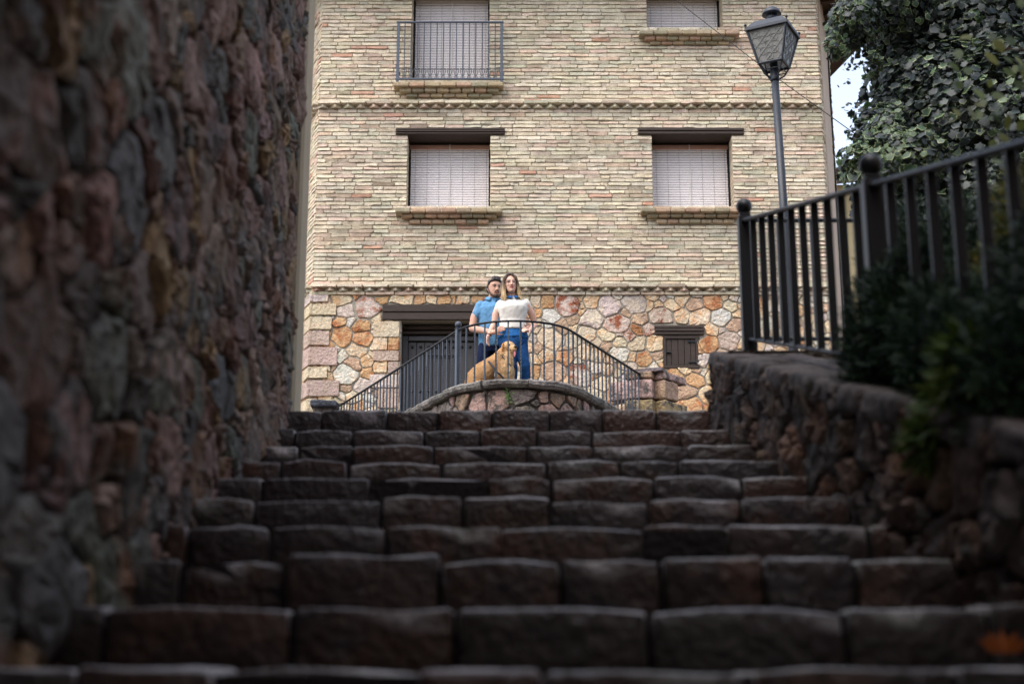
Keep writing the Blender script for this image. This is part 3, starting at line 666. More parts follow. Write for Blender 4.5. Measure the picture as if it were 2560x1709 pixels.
for k in range(6):
    uu = -.3 + k * .52
    g = G(); vsb = [MR(u, v, q) for u in (uu, uu + .09) for v in (ZTOP - .12, ZTOP - .022) for q in (.02, .95)]
    g.add(vsb, [(0, 1, 3, 2), (4, 6, 7, 5), (0, 4, 5, 1), (2, 3, 7, 6), (0, 2, 6, 4), (1, 5, 7, 3)]); g.build('rafter', M_SOFFIT, roof)
# ================================================================== wedge-shaped terrace in front of the door
rng = random.Random(23)
ZC, ZR, ZFLOOR = 3.56, 4.31, 3.43
def path(off):
    """plan line of the terrace edge, offset outwards: left leg, rounded nose, right leg"""
    pts = []
    A, B = Vector((-2.66, 21.42)), Vector((-.66, 16.78)); Cc, Rr = Vector((.03, 17.02)), .735
    d = (A - B).normalized(); nl = Vector((-d.y, d.x)); nl = nl if nl.x < 0 else -nl
    E_ = Vector((.72, 16.78)); F = Vector((1.80, 19.25)); e = (F - E_).normalized(); nr = Vector((e.y, -e.x)); nr = nr if nr.x > 0 else -nr
    a0 = math.atan2(nl.y, nl.x); a1 = math.atan2(nr.y, nr.x)
    if a0 > 0: a0 -= 2 * math.pi
    B = Cc + nl * Rr; E_ = Cc + nr * Rr
    for i in range(12): pts.append(A + (B - A) * i / 12 + nl * off)
    for i in range(17):
        t = a0 + (a1 - a0) * i / 16; pts.append(Cc + Vector((math.cos(t), math.sin(t))) * (Rr + off))
    for i in range(1, 9): pts.append(E_ + (F - E_) * i / 8 + nr * off)
    return pts
class Line:
    def __init__(s, pts):
        s.p = pts; s.l = [0]
        for a, b in zip(pts, pts[1:]): s.l.append(s.l[-1] + (b - a).length)
    def at(s, d):
        d = max(0, min(s.l[-1] - 1e-6, d))
        i = max(k for k in range(len(s.l) - 1) if s.l[k] <= d)
        t = (d - s.l[i]) / (s.l[i + 1] - s.l[i]); a, b = s.p[i], s.p[i + 1]; q = a + (b - a) * t; tn = (b - a).normalized()
        return q, Vector((tn.y, -tn.x)), tn
terr = thing('terrace', 'rounded stone terrace with weathered coping in front of the house door', 'terrace')
wl = Line(path(.08)); TL = wl.l[-1]
def MT(u, v, ww):
    q, n_, _ = wl.at(u); q = q + n_ * ww; return Vector((q.x, q.y, v))
g = G(); N = 60
for i in range(N):
    a, b = TL * i / N, TL * (i + 1) / N
    g.add([MT(a, ZBASE, 0), MT(b, ZBASE, 0), MT(b, ZC - .09, 0), MT(a, ZC - .09, 0)], [(0, 1, 2, 3)])
g.build('wall', M_OLDMORTAR, terr, True)
pin = path(0)
g = G(); g.add([Vector((p.x, p.y, ZFLOOR)) for p in pin] + [Vector((3.2, 19.4, ZFLOOR)), Vector((3.2, 21.6, ZFLOOR)), Vector((-2.66, 21.6, ZFLOOR))], [tuple(range(len(pin) + 3))]); g.build('floor', M_OLDMORTAR, terr)
def palette_old(rng, hint):
    a = rng.choice([C(132, 120, 112), C(164, 136, 128), C(172, 144, 134), C(112, 106, 100), C(150, 126, 106), C(122, 112, 108)]); b = rng.choice([C(172, 142, 122), C(84, 80, 76), C(90, 84, 78)])
    return jit(rng, a, .15), jit(rng, b, .12)
S = pack(rng, 2.6, TL - .05, 2.3, ZC - .15, .05, .125, 1.2, None, 4500)
lay_stones(terr, rng, S, (2.5, TL, 2.2, ZC - .1), 1.2, .022, MT, lambda u, v: Vector((wl.at(u)[1].x, wl.at(u)[1].y, 0)), .03, palette_old, M_OLDSTONE, lump=.25, ridge=.92, rings=3, amt=.04, cut=.15, warp=.03)
cl = Line(path(.02)); CLn = cl.l[-1]; s = 0
while s < CLn - .05:
    L = min(rng.uniform(.38, .62), CLn - s)
    if CLn - s - L < .2: L = CLn - s
    k = 5; vs = []; prof = [(-.13, -.085), (.14, -.09), (.165, -.06), (.17, -.02), (.145, .005), (.05, .012), (-.13, .008)]; off = rng.uniform(0, 50); dz = rng.gauss(0, .005)
    for i in range(k + 1):
        q, n_, _ = cl.at(s + .006 + (L - .012) * i / k)
        for (pw, pz) in prof:
            pt = Vector((q.x + n_.x * pw, q.y + n_.y * pw, ZC + pz + dz)); pt.z += noise_disp(pt, 7, .014, off); pt += Vector((n_.x, n_.y, 0)) * noise_disp(pt, 5, .02, off + 4); vs.append(pt)
    n = len(prof); fs = [(i * n + j, i * n + (j + 1) % n, (i + 1) * n + (j + 1) % n, (i + 1) * n + j) for i in range(k) for j in range(n)] + [tuple(range(n)), tuple(k * n + j for j in reversed(range(n)))]
    fs = [tuple(reversed(f)) for f in fs]
    c, c2 = jit(rng, C(124, 120, 115), .12), jit(rng, C(92, 88, 85), .1)
    ob('coping_stone', mesh('coping_stone', vs, fs, {'Col': [c] * len(vs), 'Col2': [c2] * len(vs)}), M_OLDSTONE, terr); s += L
# ---- its railing
rail = thing('terrace_railing', 'grey iron railing with twisted balusters bending round the terrace', 'railing')
rl = Line(path(0)); RLn = rl.l[-1]
g = G(); pts = []
K = 70
for i in range(K + 1):
    q, _, _ = rl.at(RLn * i / K); pts.append((q.x, q.y, ZR))
g.tube(pts, [(.024, .013)] * len(pts), 8, False, (0, 0, 1)); g.build('handrail', M_IRON_DARK, rail, True)
def bar_mesh(twisted):
    g = G(); z0, z1 = ZC - .02, ZR
    if not twisted: g.tube([(0, 0, z0), (0, 0, z1)], .0115, 4, False, phase=.785)
    else:
        zs = [z0, z0 + .10] + [z0 + .10 + .46 * k / 22 for k in range(1, 23)] + [z1]
        vs = []; tw = 0
        for k, z in enumerate(zs):
            tw = 0 if k <= 1 else min(k - 1, 22) * .72
            for q in range(4):
                an = tw + math.pi / 4 + q * math.pi / 2; vs.append((math.cos(an) * .0125, math.sin(an) * .0125, z))
        fs = [(k * 4 + q, k * 4 + (q + 1) % 4, (k + 1) * 4 + (q + 1) % 4, (k + 1) * 4 + q) for k in range(len(zs) - 1) for q in range(4)]
        g.add(vs, fs)
    return g.mesh('baluster')
bm_ = [bar_mesh(False), bar_mesh(True)]
nbar = round(RLn / .148)
sp = None
for k in range(12): pass
post_s = rl.l[12] - .02
for i in range(1, nbar):
    d = RLn * i / nbar; q, _, tn = rl.at(d)
    if abs(d - post_s) < .05: continue
    o = ob('baluster', bm_[i % 2], M_IRON, rail); o.location = (q.x, q.y, 0); o.rotation_euler = (0, 0, math.atan2(tn.y, tn.x) if i % 2 == 0 else rng.uniform(0, 3))
q, _, tn = rl.at(post_s); mt = Matrix.Translation((q.x, q.y, 0)) @ Matrix.Rotation(math.atan2(tn.y, tn.x), 4, 'Z')
g = G(); g.bevel_box(-.03, .03, -.03, .03, ZC - .02, ZR + .02, .004, mt); g.bevel_box(-.036, .036, -.036, .036, ZR + .02, ZR + .032, .004, mt); g.build('post', M_IRON, rail)
g = G(); g.ball((q.x, q.y, ZR + .075), .043); g.tube([(q.x, q.y, ZR + .02), (q.x, q.y, ZR + .05)], .015, 8); g.build('ball_finial', M_IRON, rail, True)
# ---- stone pier where the railing ends
pier = thing('stone_pier', 'short mossy stone pier where the terrace railing ends', 'pier')
p0 = U(1639, 960, 19.15); px_, py_ = p0.x, 19.15
zz = 2.4; k = 0
while zz < 4.34:
    hgt = rng.choice([.24, .28, .2]) if zz < 4.05 else 4.36 - zz
    if 4.36 - zz - hgt < .1: hgt = 4.36 - zz
    longl = k % 2 == 0
    for (da, ln, wd) in (((math.radians(160), .62 if longl else .40, .16)), ((math.radians(52), .36 if longl else .6, .16))):
        c_ = Vector((px_ + math.cos(da) * ln / 2, py_ + math.sin(da) * ln / 2 + .08, zz + hgt / 2))
        vs, fs = block(rng, c_, (ln / 2, wd, hgt / 2 - .008), 9, .018, 7, da)
        c, c2 = palette_old(rng, ())
        if k == 5: c = jit(rng, C(160, 142, 104), .05)
        ob('stone', mesh('stone', vs, fs, {'Col': [c] * len(vs), 'Col2': [c2] * len(vs)}), M_OLDSTONE, pier)
    zz += hgt; k += 1
vs, fs = block(rng, (px_ - .10, py_ + .2, 4.375), (.27, .18, .03), 5, .02, 6, math.radians(-20))
ob('cap_stone', mesh('cap_stone', vs, fs, {'Col': [C(112, 102, 104)] * len(vs), 'Col2': [C(92, 86, 86)] * len(vs)}), M_OLDSTONE, pier)
# dark capped pier beside the far end of the railing
p0 = U(812, 1008, 21.1); pier2 = thing('stone_pier', 'dark stone pier end by the house corner, just showing over the top step', 'pier')
vs, fs = block(rng, (p0.x - .02, 21.15, 3.0), (.14, .14, 1.25), 9, .02, 5)
ob('shaft', mesh('shaft', vs, fs, {'Col': [C(112, 104, 98)] * len(vs), 'Col2': [C(80, 78, 78)] * len(vs)}), M_OLDSTONE, pier2)
vs, fs = block(rng, (p0.x + .0, 21.1, 4.262), (.20, .18, .05), 4, .02, 6)
ob('cap_stone', mesh('cap_stone', vs, fs, {'Col': [C(78, 80, 88)] * len(vs), 'Col2': [C(60, 62, 68)] * len(vs)}), M_OLDSTONE, pier2)
# ---- weed rooted in the terrace wall
weed = thing('weed', 'small green weed growing out of the terrace wall', 'plant')
c0 = U(1271, 992, 16.1); g = G()
for i in range(70):
    a = rng.uniform(0, 6.28); rr = abs(rng.gauss(0, .045)); p = c0 + Vector((math.cos(a) * rr, -rng.uniform(.0, .07), math.sin(a) * rr * 1.5 - .01)); s_ = rng.uniform(.008, .016)
    d = Vector((rng.gauss(0, 1), rng.gauss(0, .6), rng.gauss(0, 1))).normalized(); e = d.cross(Vector((rng.gauss(0, 1), 1, rng.gauss(0, 1)))).normalized()
    g.add([p - d * s_, p + e * s_ * .6, p + d * s_, p - e * s_ * .6], [(0, 1, 2, 3)], jit(rng, C(96, 128, 70), .25))
g.build('leaves', M_LEAF, weed)
g = G()
for i in range(6): g.tube([c0 + Vector((0, .02, 0)), c0 + Vector((rng.uniform(-.07, .07), -.04, rng.uniform(-.1, .1)))], .003, 5)
g.build('stem', M_LEAF.copy() if False else M_BARK, weed)
# ================================================================== stairs
xl = lambda Y: -1.05 - (Y - 3) * .0500
xr = lambda Y: 1.365 - (Y - 3) * .0265
stairs = thing('stone_stairs', 'broad flight of dark red stone block steps between two walls', 'stairs')
TOPS = {-4: -.66, -3: -.47, -2: -.29, -1: -.115, 0: .058, 1: .217, 2: .392, 3: .561, 4: .736, 5: .906, 6: 1.072, 7: 1.248, 8: 1.44, 9: 1.671}
rng = random.Random(5)
g = G()
for n in range(-4, 10):
    Y0 = (n + 5) * .6; zt = TOPS[n]; zb = TOPS.get(n - 1, -.86)
    g.box(xl(Y0) - .15, xr(Y0) + .1, Y0 + .026, Y0 + (.8 if n == 9 else .64), min(zb, zt) - .15, zt - .016)
g.build('stair_core', M_STEP_MORTAR, stairs)
for n in range(-4, 10):
    Y0 = (n + 5) * .6; zt = TOPS[n]; zb = TOPS.get(n - 1, -.86); x = xl(Y0) - .12; x1 = xr(Y0) + .06; hgt = zt - zb
    first = True
    while x < x1 - .04:
        L = rng.uniform(.26, .50) if n < 9 else rng.uniform(.30, .40)
        if first: L *= rng.uniform(.5, 1)
        if x1 - x - L < .17: L = x1 - x
        gp = rng.uniform(.002, .012); dz = rng.gauss(0, .0045) if n < 9 else rng.gauss(0, .003); dy = rng.gauss(0, .016)
        vs, fs = block(rng, (x + L / 2, Y0 + .15 + dy, (zt + zb) / 2 - .015 + dz), (L / 2 - gp, .15, hgt / 2 + .012), 0, .011, 10, r=rng.uniform(.006, .013))
        q0 = x + L / 2; drop = rng.uniform(.0, .014)
        for v in vs:
            if v.z > (zt + zb) / 2: v.z -= drop * (abs(v.x - q0) / (L / 2)) ** 4
        c = jit(rng, rng.choice([C(66, 50, 48), C(58, 46, 46), C(54, 46, 47), C(72, 51, 44), C(52, 43, 45), C(60, 51, 51)]), .18); c2 = jit(rng, rng.choice([C(50, 43, 45), C(78, 56, 47), C(64, 59, 60)]), .15)
        edge_glint = jit(rng, C(158, 154, 154), .3); lim = Y0 + dy + .004; cs = [(edge_glint if v.y > lim and v.z > zt - .06 else c) for v in vs]; cs2 = [(edge_glint if v.y > lim and v.z > zt - .06 else c2) for v in vs]      # sky highlight along the top edges, painted in as paler colour
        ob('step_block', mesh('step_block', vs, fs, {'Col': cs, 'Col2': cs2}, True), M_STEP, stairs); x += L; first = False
# ---- fallen leaf
p = U(2492, 1620, 3.42)
leaf = thing('fallen_leaf', 'single orange-brown fallen leaf on the lowest steps', 'leaf')
g = G(); c0 = Vector((1.16, 3.42, .098))
for k in range(5):
    a = math.radians(-70 + 35 * k); d = Vector((math.sin(a), math.cos(a) * .3, .6 * math.cos(a) + .3)); e = Vector((d.z, 0, -d.x)) * .35
    g.add([c0, c0 + d * .03 + e * .02 * 2, c0 + d * .065, c0 + d * .03 - e * .02 * 2], [(0, 1, 2, 3)], C(170, 92, 40))
g.build('blade', M_LEAF, leaf); g = G(); g.tube([c0, c0 + Vector((.01, 0, -.03))], .0025, 5); g.build('stalk', M_BARK, leaf)
# ================================================================== high rubble wall on the left
rng = random.Random(31)
lw = thing('high_stone_wall', 'high rubble stone wall rising beside the steps, out of focus', 'wall')
WY0, WY1 = -1.0, 8.62
MLW = lambda u, v, ww: Vector((xl(u) - .055 + ww + .02 * math.sin(u * 1.7 + v), u, v))
g = G(); g.box(-9, -1.6, WY0 - 6, WY1, -.86, 9.5); 
for i in range(24):
    a, b = WY0 + (WY1 - WY0) * i / 24, WY0 + (WY1 - WY0) * (i + 1) / 24
    for j in range(12):
        c, d = -.86 + 7.2 * j / 12, -.86 + 7.2 * (j + 1) / 12
        g.add([MLW(a, c, -.012), MLW(b, c, -.012), MLW(b, d, -.012), MLW(a, d, -.012)], [(0, 1, 2, 3)])
g.add([Vector((-9, WY1 - .01, -.86)), Vector((xl(WY1) - .05, WY1 - .01, -.86)), Vector((xl(WY1) - .05, WY1 - .01, 9.5)), Vector((-9, WY1 - .01, 9.5))], [(0, 1, 2, 3)])
g.add([MLW(WY0, 6.34, -.05), MLW(WY1, 6.34, -.05), MLW(WY1, 9.5, -.05), MLW(WY0, 9.5, -.05)], [(0, 1, 2, 3)])
g.build('wall_core', M_RUBBLE_MORTAR, lw)
def palette_left(rng, hint):
    a = rng.choice([C(122, 98, 90), C(128, 102, 96), C(110, 98, 90), C(96, 96, 94), C(122, 104, 90), C(114, 94, 90), C(104, 92, 84), C(132, 112, 104), C(98, 100, 90), C(128, 108, 82), C(88, 86, 82)])
    b = rng.choice([C(124, 94, 74), C(88, 86, 84), C(132, 112, 102), C(78, 74, 72), C(108, 82, 70)])
    return jit(rng, tuple(min(1, x * 1.15) for x in a), .3), jit(rng, b, .25)
stairz = lambda Y: -.115 + (Y - 2.4) * .2845
skip = lambda u, v: v < stairz(u) - .25 or v > max(u, 2) * .54 + .55
S = pack(rng, 1.6, WY1, -.8, 5.3, .05, .165, 1.5, None, 9000, skip, tight=.80)
def rank(s, ar):
    Y, z = s[0], s[1]
    seen = Y > 2.7 and z < Y * .53 + .1
    return ar + (10 if seen else 0)
nL = lay_stones(lw, rng, S, (WY0, WY1, -.86, 6.34), 1.5, .012, MLW, Vector((1, 0, 0)), .034, palette_left, M_RUBBLE, lump=.6, ridge=.86, rings=3, smooth=False, amt=.05, cut=.13, warp=.05, rank=rank, embed=.06)
# ---- pale rendered end of the next building
pw = thing('plaster_wall', 'pale plaster wall end showing as a strip behind the high stone wall', 'wall')
g = G(); xa = -1.452
g.bevel_box(-9, xa, 9.3, 9.62, ZBASE - .1, 7.5, .02); g.build('render_face', M_PLASTER, pw)
g = G(); g.bevel_box(-9, xa + .03, 9.25, 9.66, 7.5, 7.62, .02); g.build('capping', M_PLASTER, pw)
# ================================================================== low wall on the right, garden and iron fence
rng = random.Random(47)
rw = thing('low_stone_wall', 'low rubble garden wall stepping up beside the stairs under the iron fence', 'wall')
SL = .2845; wt = lambda Y: 2.02 - (8.42 - Y) * SL
RY0, RY1 = .4, 8.44
MRW = lambda u, v, ww: Vector((xr(u) - ww, u, v))
g = G()
for i in range(16):
    a, b = RY0 + (RY1 - RY0) * i / 16, RY0 + (RY1 - RY0) * (i + 1) / 16
    vs = [Vector((x, y, z)) for y in (a, b) for (x, z) in ((xr(y) + .02, -.86), (xr(y) + .02, wt(y) - .05), (xr(y) + .45, wt(y) - .05), (xr(y) + .45, -.86))]
    g.add(vs, [(0, 1, 5, 4), (1, 2, 6, 5), (2, 3, 7, 6)] + ([(0, 3, 2, 1)] if i == 0 else []) + ([(4, 5, 6, 7)] if i == 15 else []))
g.box(xr(8.4) + .05, 7.5, 8.12, 8.42, -.5, wt(8.42) - .05)
g.build('wall_core', M_RUBBLE_MORTAR, rw)
def palette_right(rng, hint):
    a = rng.choice([C(98, 82, 76), C(104, 84, 74), C(92, 82, 78), C(88, 78, 76), C(104, 86, 72)]); b = rng.choice([C(114, 86, 70), C(76, 72, 70), C(68, 63, 62)])
    return jit(rng, a, .2), jit(rng, b, .2)
skip = lambda u, v: v < stairz(u) - .28 or v > wt(u) - .06
S = pack(rng, RY0, RY1, -.8, 2.05, .045, .12, 1.5, None, 7000, skip, tight=.82)
def cut_top(poly, an):
    return clip_poly(poly, -SL * an / math.hypot(SL * an, 1), 1 / math.hypot(SL * an, 1), (wt(0) - .035) / math.hypot(SL * an, 1))
lay_stones(rw, rng, S, (RY0, RY1, -.86, 2.05), 1.4, .012, MRW, Vector((-1, 0, 0)), .032, palette_right, M_RUBBLE, lump=.6, ridge=.86, rings=3, smooth=False, amt=.05, cut=.13, warp=.045, shape=cut_top, embed=.05,
           rank=lambda s, ar: ar + (10 if s[0] > 3.4 else 0))
y = RY0
while y < RY1 - .1:
    L = min(rng.uniform(.3, .55), RY1 - y)
    vs, fs = block(rng, (0, 0, 0), (.25, L / 2 - .008, .05), 7, .018, 6)
    ym = y + L / 2; mt = Matrix.Translation((xr(ym) + .215, ym, wt(ym) - .035)) @ Matrix.Rotation(math.atan(SL), 4, 'X')
    vs = [mt @ v for v in vs]; c, c2 = jit(rng, C(92, 84, 82), .15), jit(rng, C(70, 66, 66), .15)
    ob('coping_stone', mesh('coping_stone', vs, fs, {'Col': [c] * len(vs), 'Col2': [c2] * len(vs)}, True), M_RUBBLE, rw); y += L
# quoins of the wall's end
zz = .9; k = 0
while zz < 1.93:
    hh = min(rng.uniform(.18, .28), 1.97 - zz)
    if 1.97 - zz - hh < .1: hh = 1.97 - zz
    vs, fs = block(rng, (xr(8.4) + .10, 8.33 - (.06 if k % 2 else 0), zz + hh / 2), (.125, .1 + (.07 if k % 2 else 0), hh / 2 - .008), 8, .018, 7)
    c, c2 = palette_right(rng, ()); ob('quoin_stone', mesh('quoin_stone', vs, fs, {'Col': [c] * len(vs), 'Col2': [c2] * len(vs)}, True), M_RUBBLE, rw); zz += hh; k += 1
g = G(); ys = [.4, 3, 6, 8.15]
vs = [Vector((x, y, wt(y) - .08 + (x > 3) * .15)) for y in ys for x in (xr(y) + .44, 3.2, 9)]
g.add(vs, [(i * 3 + j, i * 3 + j + 1, (i + 1) * 3 + j + 1, (i + 1) * 3 + j) for i in range(3) for j in range(2)])
o = g.build('garden_soil', M_SOIL); o['kind'] = 'structure'
# ---- iron fence following the stairs, with a level return across the garden
fence = thing('iron_fence', 'black iron fence with ball-topped posts on the garden wall', 'fence')
fx = lambda Y: xr(Y) + .205
ftop = lambda Y: 2.835 - (8.3 - Y) * SL
fbot = lambda Y: 2.085 - (8.3 - Y) * SL
ps = [8.3, 5.6, 2.9]
g = G(); g.bevel_box(-.042, .042, -.042, .042, -.90, .0, .006); g.bevel_box(-.034, .034, -.034, .034, .0, .025, .006); mpost = g.mesh('post')
g = G(); g.ball((0, 0, .0), .05, 18, 12); g.tube([(0, 0, -.07), (0, 0, -.04)], .022, 10); mball = g.mesh('ball_finial', True)
def post_at(x, y, z):
    o = ob('post', mpost, M_IRON_DARK, fence); o.location = (x, y, z); o = ob('ball_finial', mball, M_IRON_DARK, fence); o.location = (x, y, z + .07)
for Y in ps: post_at(fx(Y), Y, ftop(Y) + .02)
g = G(); g.bevel_box(-.019, .019, -.012, .012, 0, .74, .003); mbar = g.mesh('baluster')
for a, b in zip(ps, ps[1:]):
    for zf, hw, hh in ((ftop, .026, .014), (fbot, .018, .012)):
        g = G(); g.tube([(fx(a), a, zf(a)), (fx(b), b, zf(b))], [(hw, hh)] * 2, 8, False, (0, 0, 1)); g.build('rail', M_IRON_DARK, fence)
    n = 11
    for i in range(1, n):
        y = a + (b - a) * i / n; o = ob('baluster', mbar, M_IRON_DARK, fence); o.location = (fx(y), y, fbot(y))
x0, x1 = fx(8.3), fx(8.3) + 4.5
for zq in (ftop(8.3), fbot(8.3)):
    g = G(); g.tube([(x0, 8.3, zq), (x1, 8.3, zq)], [(.022, .014)] * 2, 8, False, (0, 0, 1)); g.build('rail', M_IRON_DARK, fence)
for i in range(1, 22):
    if i in (11,): continue
    o = ob('baluster', mbar, M_IRON_DARK, fence); o.location = (x0 + 4.5 * i / 22, 8.3, fbot(8.3)); o.rotation_euler = (0, 0, math.pi / 2)
post_at(x0 + 2.25, 8.3, ftop(8.3) + .02); post_at(x1, 8.3, ftop(8.3) + .02)
# ================================================================== street lamp
rng = random.Random(61)
lamp = thing('street_lamp', 'old lantern street lamp on a tall dark iron post', 'street lamp')
YL = 14.5; bt = U(1982, 850, YL); tp = U(1936, 181, YL); tilt = (tp - bt) / (tp.z - bt.z)
at = lambda z: Vector((bt.x + tilt.x * (z - bt.z), YL, z))
g = G(); g.tube([at(1.62), at(2.6), at(4.5), at(tp.z)], [.062, .055, .047, .041], 16, False); g.build('post', M_LAMP, lamp, True)
g = G(); g.tube([at(1.6), at(1.75), at(1.9), at(2.1)], [.13, .12, .085, .065], 16, False); g.build('base', M_LAMP, lamp, True)
g = G(); g.tube([at(tp.z - .11), at(tp.z - .09), at(tp.z - .05), at(tp.z + .12)], [.046, .056, .05, .042], 14, False); g.build('collar', M_LAMP, lamp, True)
LT = Matrix.Translation(at(tp.z)) @ Matrix.Rotation(math.radians(62), 4, 'Z')       # lantern axes
LT.translation = at(tp.z)
zb_, zt_ = .075, .455; rb, rt = .132, .222
lant = None
def corner(r, z, i): return Vector(((-r, -r, z), (r, -r, z), (r, r, z), (-r, r, z))[i % 4])
g = G()
for i in range(4):
    g.tube([LT @ corner(rb, zb_, i), LT @ corner(rt, zt_, i)], .014, 6, True, (0, 0, 1))
    g.tube([LT @ corner(rb, zb_, i), LT @ corner(rb, zb_, i + 1)], .016, 6, True, (0, 0, 1))
lant = g.build('lantern_frame', M_LAMP, lamp)
g = G(); g.bevel_box(-rt - .022, rt + .022, -rt - .022, rt + .022, zt_ - .012, zt_ + .03, .006, LT)
rings_ = [(rt + .01, zt_ + .03), (rt * .72, zt_ + .12), (.085, zt_ + .155)]
vs = [LT @ corner(r, z, i) for r, z in rings_ for i in range(4)]
g.add(vs, [(k * 4 + i, k * 4 + (i + 1) % 4, (k + 1) * 4 + (i + 1) % 4, (k + 1) * 4 + i) for k in range(2) for i in range(4)] + [(8, 9, 10, 11)])
rf = g.build('lantern_roof', M_LAMP, lamp)
g = G(); ax = lambda z: LT @ Vector((0, 0, z))
g.tube([ax(zt_ + .14), ax(zt_ + .25)], .062, 14, False); g.build('vent_neck', M_LAMP, rf, True)
g = G(); prof = [(.108, .235), (.104, .255), (.088, .285), (.06, .31), (.025, .325), (.004, .327)]
g.tube([ax(zt_ + z) for r, z in prof], [r for r, z in prof], 18, False); g.build('vent_cap', M_LAMP, rf, True)
for i in range(4):
    g = G(); c0 = corner(rt + .012, zt_ + .03, i); g.tube([LT @ c0, LT @ (c0 + Vector((0, 0, .018)))], .008, 6); g.ball(LT @ (c0 + Vector((0, 0, .03))), .017, 10, 7); g.build('finial', M_LAMP, rf, True)
M_PANE = mat('lamp_pane', C(172, 172, 168), n_scale=14, n_amt=.14, bump=.3, b_scale=40, b_dist=.006, rough=.28, spec=.6, trans=.4)
for i in range(4):
    a, b, c, d = corner(rb - .004, zb_, i), corner(rb - .004, zb_, i + 1), corner(rt - .006, zt_, i + 1), corner(rt - .006, zt_, i)
    g = G(); g.add([LT @ a, LT @ b, LT @ c, LT @ d], [(0, 1, 2, 3)]); pane = g.build('pane', M_PANE, lamp)
    nrm = (b - a).cross(d - a).normalized()
    if nrm.dot(a + c) < 0: nrm = -nrm
    Pq = lambda u, v: LT @ (a * (1 - u) * (1 - v) + b * u * (1 - v) + c * u * v + d * (1 - u) * v + nrm * .003)
    g = G(); K_ = 4
    wv = lambda u, v: ((u - .5) * (rb * 2 + (rt - rb) * 2 * v) / (rt * 2) + .5, v)     # undo the taper
    inv = lambda s_, t_: (((s_ - .5) * rt * 2 / (rb * 2 + (rt - rb) * 2 * t_)) + .5, t_)
    for k in range(-4, 9):
        for sg in (1, -1):
            seg = []
            for q in range(0, 41):
                t_ = q / 40; s_ = .5 + sg * (t_ * .9 - .45) + (k - 2) * .3
                u, v = inv(s_, t_)
                if .02 < u < .98 and .01 < v < .99: seg.append(Pq(u, v))
            if len(seg) > 1: g.tube([seg[0], seg[-1]], .0035, 4, False)
    for r_ in range(-1, 8):
        for c_ in range(-1, 6):
            t0 = (r_ + (c_ % 2) * .5 * 2 * .5) / 3.0 + .0; s0 = .5 + (c_ - 2) * .15
            t0 = .5 + (r_ - 3) * .333 + (.1667 if c_ % 2 else 0)
            cu, cv = s0, t0
            ring_pts = []
            for q in range(13):
                an = q / 12 * 2 * math.pi; u, v = inv(cu + math.cos(an) * .095, cv + math.sin(an) * .105)
                ring_pts.append((u, v))
            if all(.02 < u < .98 and .02 < v < .98 for u, v in ring_pts): g.tube([Pq(u, v) for u, v in ring_pts], .003, 4, False)
    g.build('leading', M_PANE, pane)
g = G()
for i in range(4):
    g.tube([LT @ corner(rb, zb_, i), LT @ corner(.085, -.03, i), LT @ corner(.03, -.085, i)], .010, 6, True, (0, 0, 1))
    g.tube([LT @ corner(.104, .01, i), LT @ corner(.104, .01, i + 1)], .006, 6, True, (0, 0, 1))
g.build('bracket', M_LAMP, lamp)
g = G(); g.ball(ax(.27), (.05, .05, .085)); g.tube([ax(.1), ax(.2)], .028, 10); g.build('bulb', M_PANE, lamp, True)
# ================================================================== overhead cable
cab = thing('overhead_cable', 'thin black cable slanting from the house past the lamp', 'cable')
A, B = U(1545, -108, 21.4), U(2139, 336, 15.0)
A2 = U(1689, 0, 19.6); B2 = U(1927, 184, 17.0)
g = G(); g.tube([A, A2, B2, B, B + (B - B2) * .45 + Vector((0, 0, .05))], .0055, 6, True, (0, 0, 1)); g.build('wire', M_DARK, cab)
g = G(); g.tube([A + Vector((0, .12, 0)), A], .02, 8); g.build('wall_hook', M_DARK, cab)
# ================================================================== house behind the garden
bh = thing('background_house', 'cream house wall under a brown roof, glimpsed behind the fence', 'house')
a = U(2098, 600, 27); b = U(2330, 600, 27); zt = U(2100, 462, 27).z
g = G(); g.box(a.x, b.x + 3, 27, 33, ZBASE, zt); g.build('wall', mat('cream_wall', C(206, 186, 140), n_amt=.1), bh)
g = G(); g.add([Vector((a.x - .3, 26.4, zt - .02)), Vector((b.x + 3, 26.4, zt + .55)), Vector((b.x + 3, 30, zt + 1.6)), Vector((a.x - .3, 30, zt + 1.0)),
                Vector((a.x - .3, 26.4, zt + .12)), Vector((b.x + 3, 26.4, zt + .7)), Vector((b.x + 3, 30, zt + 1.75)), Vector((a.x - .3, 30, zt + 1.15))],
               [(0, 1, 2, 3), (4, 7, 6, 5), (0, 4, 5, 1), (1, 5, 6, 2), (2, 6, 7, 3), (3, 7, 4, 0)]); g.build('roof', M_SOFFIT, bh)

# ================================================================== unseen blocks added round the stairs only to keep the flight in shade
rear_blocker = thing('added_rear_blocker', 'tall unseen block added behind the viewer to shade the stairs', 'light blocker')
g = G(); g.bevel_box(-9, 9, -12, -4, -.86, 14.5, .05); g.build('wall', M_PLASTER_D, rear_blocker)
g = G(); g.bevel_box(-9.3, 9.3, -12.3, -3.6, 14.5, 14.75, .03); g.build('roof', M_ROOF, rear_blocker)
garden_blocker = thing('added_garden_blocker', 'plain unseen block added beyond the garden to shade the stairs', 'light blocker')  # second added block, out of view, cuts skylight from the right
g = G(); g.bevel_box(6.2, 13, -3.9, 6.5, -.86, 11, .05); g.build('wall', M_PLASTER_D, garden_blocker)
g = G(); g.bevel_box(5.8, 13.3, -3.55, 6.9, 11, 11.25, .03); g.build('roof', M_ROOF, garden_blocker)
